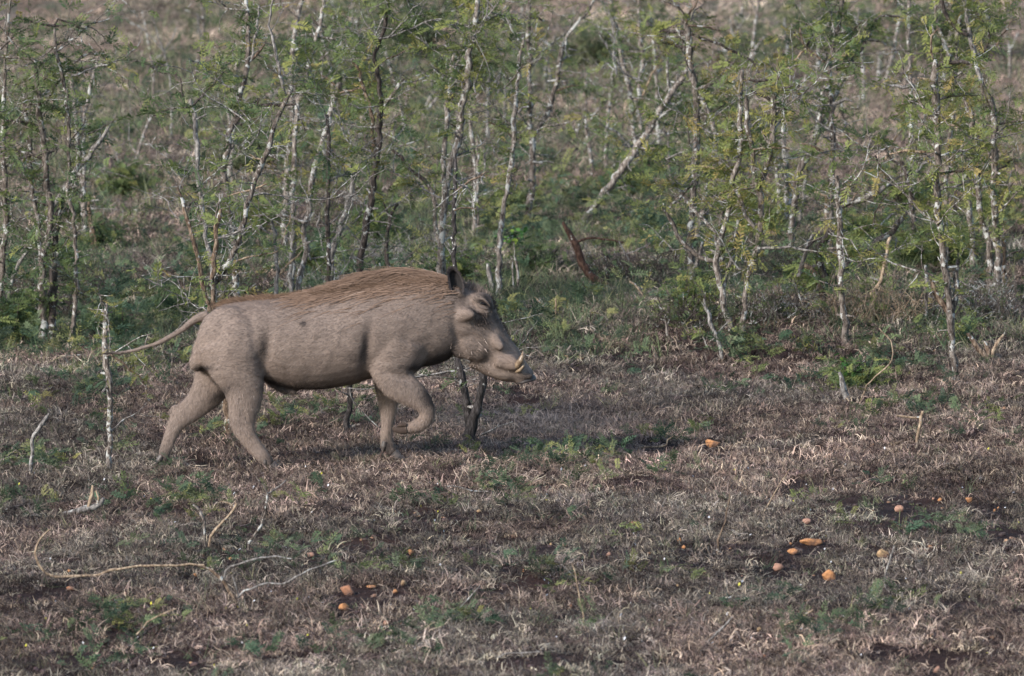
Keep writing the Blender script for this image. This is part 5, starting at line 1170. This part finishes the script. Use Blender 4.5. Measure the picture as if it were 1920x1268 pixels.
# dry thorny brush, tangles of grey twigs without leaves
def brush(px, py, wpx, hpx, label, n, kind):
    b = hit(px, py); s = b[1]/F; W = wpx*s; Hh = hpx*s; root = empty('dry_brush', tuple(b)); tag(root, label, 'brush', 'dry tangled brush'); mw = MB(); ml = MB()
    for k in range(n):
        p = b+np.array([random.uniform(-.5, .5)*W, random.uniform(-.35, .35)*W, -.01]); az = random.random()*6.28
        twig(mw, p, np.array([math.cos(az)*.8, math.sin(az)*.8, random.uniform(.2, 1.2)]), Hh*random.uniform(.6, 1.3), random.uniform(.0015, .0035), .03, ml, .3, False, FR, .8, .5)
    mw.build('twigs', BARK[kind], root, smooth=False)['kind'] = 'stuff'
    if ml.n: ml.build('foliage', LEAF, root, smooth=False)['kind'] = 'stuff'
for a in [(1200,520,150,60,'dark tangle of dead twigs right of the red-brown log',110,'dark'),(1315,612,130,70,'dark dry tangle at the foot of the many-armed white sapling',150,'dark'),
          (1470,600,140,70,'grey-brown tangle under the dark forked sapling',130,'mix'),(1640,600,150,70,'straw-brown tangle beside the straight knotty trunk',130,'straw'),
          (1830,600,150,80,'grey-brown tangle between the knuckled foot and the splayed foot',140,'mix'),(70,600,150,80,'dark tangle at the foot of the leftmost saplings',150,'dark'),
          (170,560,140,60,'dark tangle behind the broken post',120,'dark'),(780,500,140,60,'grey tangle behind the mane',110,'grey'),(480,560,140,60,'dark tangle behind the rump',110,'dark'),
          (620,560,120,60,'grey tangle behind the loins',90,'grey'),(1530,520,120,70,'dark tangle inside the mossy low-forking tree',110,'dark'),(190,440,120,50,'brown tangle by the tan dead snag',80,'brown')]: brush(*a)
for a in [(110,540,150,90,'deep green shaded bush between the left saplings and the post',380,.12),(310,600,150,70,'dark green low bush under the tail root',280,.15),(190,470,120,60,'shaded bush around the tan dead snag',220,.2),  # the left thicket's shade is painted in as darker leaf tones
          (390,480,130,80,'shaded bush at the foot of the dark slim sapling',240,.3),(1010,510,150,50,'green low bush left of the red-brown log',220,.2),(1340,420,150,90,'airy leafy bush inside the right thicket',300,.6),
          (1610,460,130,80,'airy bush behind the ringed white arm',240,.5),(1780,500,140,90,'airy bush behind the largest right trunk',280,.5)]: bush(*a, group=BG)
# ================================================================= sticks and stumps in the foreground
ST = 'sticks standing in the grass'; DB = 'dead branches on the ground'
sapling('lichen-spotted broken post at left whose middle the tail tip touches', (204,882),
  [('pale', [(204,882,13),(204,868,10),(205,828,10),(206,775,11),(206,740,10),(205,721,12),(203,705,13),(201,689,12),(197,662,12),(196,640,10),(197,614,9),(199,590,8),(200,569,5)])],
  [('brown', [(206,664,4),(220,674,4),(233,683,4),(250,697,3),(263,710,3),(271,726,3),(276,742,2)]), ('pale', [(199,574,3),(194,569,3),(189,566,2)]), ('pale', [(200,587,3),(206,586,3),(212,585,2)])], .75, .72, spacing=.035, fs=.5, name='broken_post', cat='stump', group=None, lmax=.07)
log('grey snapped stick leaning right at the left edge of the open ground', 'dead_stick', 'stick', 'grey', [(56,890,8),(60,850,7),(61,825,7),(64,812,8),(76,802,8),(84,788,8),(92,775,4)], group=ST, base=(56,892))
log('silver-grey fallen log piece with a peeled upright spur, lower left', 'fallen_log', 'log', 'grey', [(108,971,6),(125,966,10),(143,960,12),(160,955,13),(178,950,14),(190,944,12),(194,934,6)], group=DB, base=(143,968),
  extra=[('straw', [(165,955,7),(168,940,8),(172,925,8),(174,910,5)]), ('straw', [(182,948,5),(184,932,5),(180,920,3)]), ('brown', [(105,973,4),(98,986,4),(93,994,2)])])
log('long pale curved dead branch lying like a bow at lower left', 'dead_branch', 'branch', 'straw', [(93,993,3),(74,1012,4),(65,1036,5),(70,1056,6),(77,1067,6),(92,1080,6),(110,1087,6),(140,1090,6),(173,1083,6),(207,1070,6),(235,1065,5),(260,1062,5),(300,1061,5),(343,1058,5),(383,1060,5)], group=DB, base=(200,1088))
log('dark forking thorny branch lying right of the bow-shaped one', 'dead_branch', 'branch', 'brown', [(443,1130,9),(432,1108,8),(422,1092,8),(410,1080,7),(390,1068,5),(365,1060,3)], group=DB, base=(443,1130),
  extra=[('grey', [(420,1085,4),(427,1063,4),(450,1057,4),(483,1047,4),(520,1043,3),(547,1048,2)]), ('grey', [(448,1118,4),(465,1105,4),(500,1093,4),(530,1097,4),(553,1083,4),(590,1066,3),(633,1050,2)]), ('grey', [(448,1122,3),(440,1100,3),(436,1080,2)])])
log('whitish hooked twig sticking up left of centre in the foreground', 'dead_stick', 'stick', 'pale', [(388,1042,4),(385,1015,4),(383,993,5),(382,975,6),(376,958,6),(362,946,4)], group=ST, base=(388,1044))
log('tan bent stick with splintered tip beside the whitish hooked twig', 'dead_stick', 'stick', 'straw', [(392,1030,6),(394,1012,6),(400,997,6),(418,980,5),(433,962,5),(444,944,6)], group=ST, base=(392,1032), extra=[('straw', [(440,950,3),(425,942,3),(412,940,2)])])
log('slender upright shoot forking at the top, bottom left of centre', 'dead_stick', 'stick', 'mix', [(466,1032,6),(464,1020,6),(478,1003,5),(490,983,5),(497,960,5),(502,930,5),(503,925,5),(490,905,3),(477,888,2)], group=ST, base=(466,1034), extra=[('grey', [(503,926,4),(520,915,3),(537,900,2)])])
log('dark low branch splitting in two at the bottom left', 'dead_branch', 'branch', 'black', [(236,1222,6),(250,1205,6),(262,1192,5),(285,1178,4),(305,1168,3),(322,1162,2)], group=DB, base=(236,1222), extra=[('straw', [(256,1190,3),(270,1172,3),(287,1157,3),(308,1150,3),(330,1142,2)])])
log('grey twig slanting up to the right at the bottom right', 'dead_branch', 'branch', 'grey', [(1323,1207,4),(1345,1186,5),(1360,1172,4),(1374,1156,2)], group=DB, base=(1323,1207))
log('pale twig near the bottom right, right of the slanting grey one', 'dead_branch', 'branch', 'straw', [(1450,1184,4),(1475,1170,4),(1500,1160,5),(1524,1144,4)], group=DB, base=(1450,1186))
log('tan peeled peg with a bent arm to the left, right foreground', 'dead_peg', 'peg', 'straw', [(1719,830,7),(1722,815,7),(1726,800,7),(1727,785,7),(1731,771,6)], group=None, base=(1719,831), extra=[('straw', [(1726,783,5),(1712,783,5),(1698,781,5),(1681,779,3)])])
log('thin crooked twig rising from bare soil right of centre', 'dead_stick', 'stick', 'brown', [(1345,1038,5),(1346,1010,5),(1352,997,4),(1360,975,3),(1365,950,3),(1368,925,2)], group=ST, base=(1345,1040))
log('straw-thin tilted stem right of the crooked twig', 'dead_stick', 'stick', 'straw', [(1431,965,3),(1447,935,3),(1462,908,2),(1480,880,2)], group=ST, base=(1431,966))
log('long hair-thin stem leaning left near the bottom centre', 'dead_stick', 'stick', 'straw', [(1096,1184,3),(1091,1140,3),(1083,1100,3),(1078,1078,3),(1072,1056,2)], group=ST, base=(1096,1186), extra=[('grey', [(1080,1084,2),(1066,1072,2),(1052,1058,2)])])
log('grey upright twig beside the brown egg-shaped stone at right', 'dead_stick', 'stick', 'grey', [(1661,1105,3),(1660,1080,4),(1665,1060,4),(1672,1040,4),(1677,1024,3)], group=ST, base=(1661,1107))
log('weathered bleached stub under the round-leaved plant', 'dead_stub', 'stump', 'grey', [(1588,756,12),(1584,735,12),(1580,715,12),(1574,698,6)], group='broken snags', base=(1588,757))
log('leafy fallen twig with a curled tip, right of the belly shadow', 'dead_branch', 'branch', 'straw', [(1188,846,4),(1210,843,4),(1235,840,4),(1252,836,4),(1250,826,4),(1262,818,2)], group=DB, base=(1215,846))
log('arching dry stem left of the peg', 'dead_stick', 'stick', 'straw', [(1612,755,3),(1625,722,3),(1650,700,3),(1672,680,3),(1676,655,3),(1664,632,3),(1648,615,2)], group=ST, base=(1612,757))
log('short tan twig upright in the dry grass right of the snout', 'dead_stick', 'stick', 'straw', [(1043,605,4),(1043,585,4),(1042,560,3)], group=ST, base=(1043,606))
log('curved pale twig leaning left, right of the snout', 'dead_stick', 'stick', 'straw', [(1026,590,4),(1022,577,4),(1014,567,4),(1003,557,3)], group=ST, base=(1026,592))
log('fallen forked twig in the seedlings near the middle foreground', 'dead_branch', 'branch', 'grey', [(838,912,2),(870,916,3),(890,920,4),(902,926,4),(918,934,3)], group=DB, base=(890,930), extra=[('grey', [(1030,925,3),(1045,925,3),(1062,918,4),(1075,911,2)])] if False else [])
log('black short rod in the dry grass below the right thicket', 'dead_stub', 'stump', 'black', [(1394,655,4),(1396,645,5),(1403,632,4)], group='charred stakes', base=(1394,657))
log('white jagged twig lying left of the grey dead stick', 'dead_branch', 'branch', 'pale', [(1257,638,4),(1252,628,4),(1249,615,4),(1248,602,3)], group=DB, base=(1257,640))
log('pale slanted twig in the green seedlings above the dry slope', 'dead_branch', 'branch', 'straw', [(1212,562,3),(1203,548,4),(1192,536,4),(1180,528,4)], group=DB, base=(1212,564))
log('grey fine twig lying above the tail, in the dark grass', 'dead_branch', 'branch', 'grey', [(110,672,3),(122,669,3),(140,667,3),(160,666,2)], group=DB, base=(130,674))
log('thin dark twig lying in the left foreground edge', 'dead_branch', 'branch', 'black', [(2,965,4),(20,957,5),(40,951,4),(62,944,3)], group=DB, base=(20,960))
log('pale shed twig on bare soil above the bow-shaped branch', 'dead_branch', 'branch', 'pale', [(248,1012,2),(268,1018,3),(286,1023,4),(304,1025,4)], group=DB, base=(280,1026))
log('grey forked twig among the orange stones at lower centre', 'dead_branch', 'branch', 'grey', [(855,1150,2),(880,1120,3),(900,1098,2)], group=DB, base=(865,1150))
log('pale long twig at the bottom edge below the seedlings', 'dead_branch', 'branch', 'grey', [(930,1236,3),(960,1230,3),(985,1228,3),(1012,1225,3)], group=DB, base=(960,1236))
log('dark rotting log piece lying flat near the middle foreground', 'fallen_log', 'log', 'black', [(826,1078,8),(838,1077,12),(850,1073,13),(858,1070,8)], group=None, base=(842,1080))
for px, py, L_, c in ((760,1122,0,0),):
    pass
# ================================================================= orange stones
def stone_mat(name, c):
    m, nt, b = new_mat(name); tc = N(nt, 'ShaderNodeTexCoord'); n = noise_tex(nt, 60, 5, .7, tc.outputs['Object'])
    col = ramp(nt, n, [(.3, tuple(x*.45 for x in c)), (.5, c), (.72, tuple(min(1, x*1.35) for x in c))])
    n5 = noise_tex(nt, 25, 3, .6, tc.outputs['Object']); col = mixc(nt, ramp(nt, n5, [(.46, (0, 0, 0)), (.62, (.9, .9, .9))]), col, (.12, .065, .045))
    nt.links.new(col, b.inputs['Base Color']); b.inputs['Roughness'].default_value = .9; bump(nt, b, n, .7, .006); return m
OR = stone_mat('orange_laterite', (.40, .185, .075)); PK = stone_mat('salmon_laterite', (.36, .20, .14)); TN = stone_mat('tan_stone', (.34, .225, .12)); BR = stone_mat('brown_laterite', (.27, .125, .07))
def stone(px, py, wpx, hpx, label, mat, seed, sub=2):
    r = np.random.default_rng(seed); g = hit(px, py+hpx*0.45); s = g[1]/F
    import bmesh
    bm = bmesh.new(); bmesh.ops.create_icosphere(bm, subdivisions=sub+1 if wpx > 18 else sub, radius=1)
    off = Vector((seed*3.1, seed*1.7, 0)); planes = [unit(r.normal(size=3)) for _ in range(9)]
    for v in bm.verts:
        p = np.array(v.co); 
        for n in planes:
            d = p @ n
            if d > .58: p = p-n*(d-.58)*.9
        p = p*(1+.22*mnoise.noise(Vector(p)*1.3+off)+.08*mnoise.noise(Vector(p)*4+off))
        v.co = Vector((p[0]*wpx*s*.56, p[1]*(wpx+hpx)*.5*s*.5, p[2]*hpx*s*.62+hpx*s*.40))
    me = bpy.data.meshes.new('stone'); bm.to_mesh(me); bm.free(); me.materials.append(mat)
    for p in me.polygons: p.use_smooth = True
    o = bpy.data.objects.new('stone', me); C.objects.link(o); o.location = g; o.rotation_euler = (0, 0, r.normal()*.2)
    tag(o, label, 'stone', 'orange stones scattered on the soil')
for k, (px, py, a, b, lab, mt) in enumerate(STN):
    if lab: stone(px, py, a, b, lab, dict(OR=OR, PK=PK, TN=TN, BR=BR)[mt], k+1, 1 if a < 14 else 2)
# black scorched tuft
earth_mound(1487,906,50,17,'black scorched clump of grass roots in the right foreground', (.018,.016,.018), 'scorched_clump', 'clump', None, .5)
# tiny flowers and petals: nobody could count them
mb = MB()
for k in range(150):
    y = random.uniform(27, 34); x = random.uniform(-1, 1)*y*.064; g = float(ground(x, y)); c = np.array([x, y, g+random.uniform(.012, .04)])
    d = unit(rng.normal(size=3)+[0, -.5, .5]); u = unit(np.cross(d, [.3, .2, .9])); v = np.cross(d, u); s = random.uniform(.0022, .0048)
    mb.add([c+u*s, c+v*s*1.6, c-u*s, c-v*s*1.6], [[0, 1, 2, 3]], random.choice([.1, .1, .1, .9]))
pm = leaf_mat('petals', [(0, (.75, .75, .78)), (.5, (.75, .75, .78)), (.6, (.6, .55, .08)), (1, (.6, .55, .08))])
tag(mb.build('fallen_petals', pm, smooth=False), 'tiny white and yellow petals scattered in the foreground grass', kind='stuff')
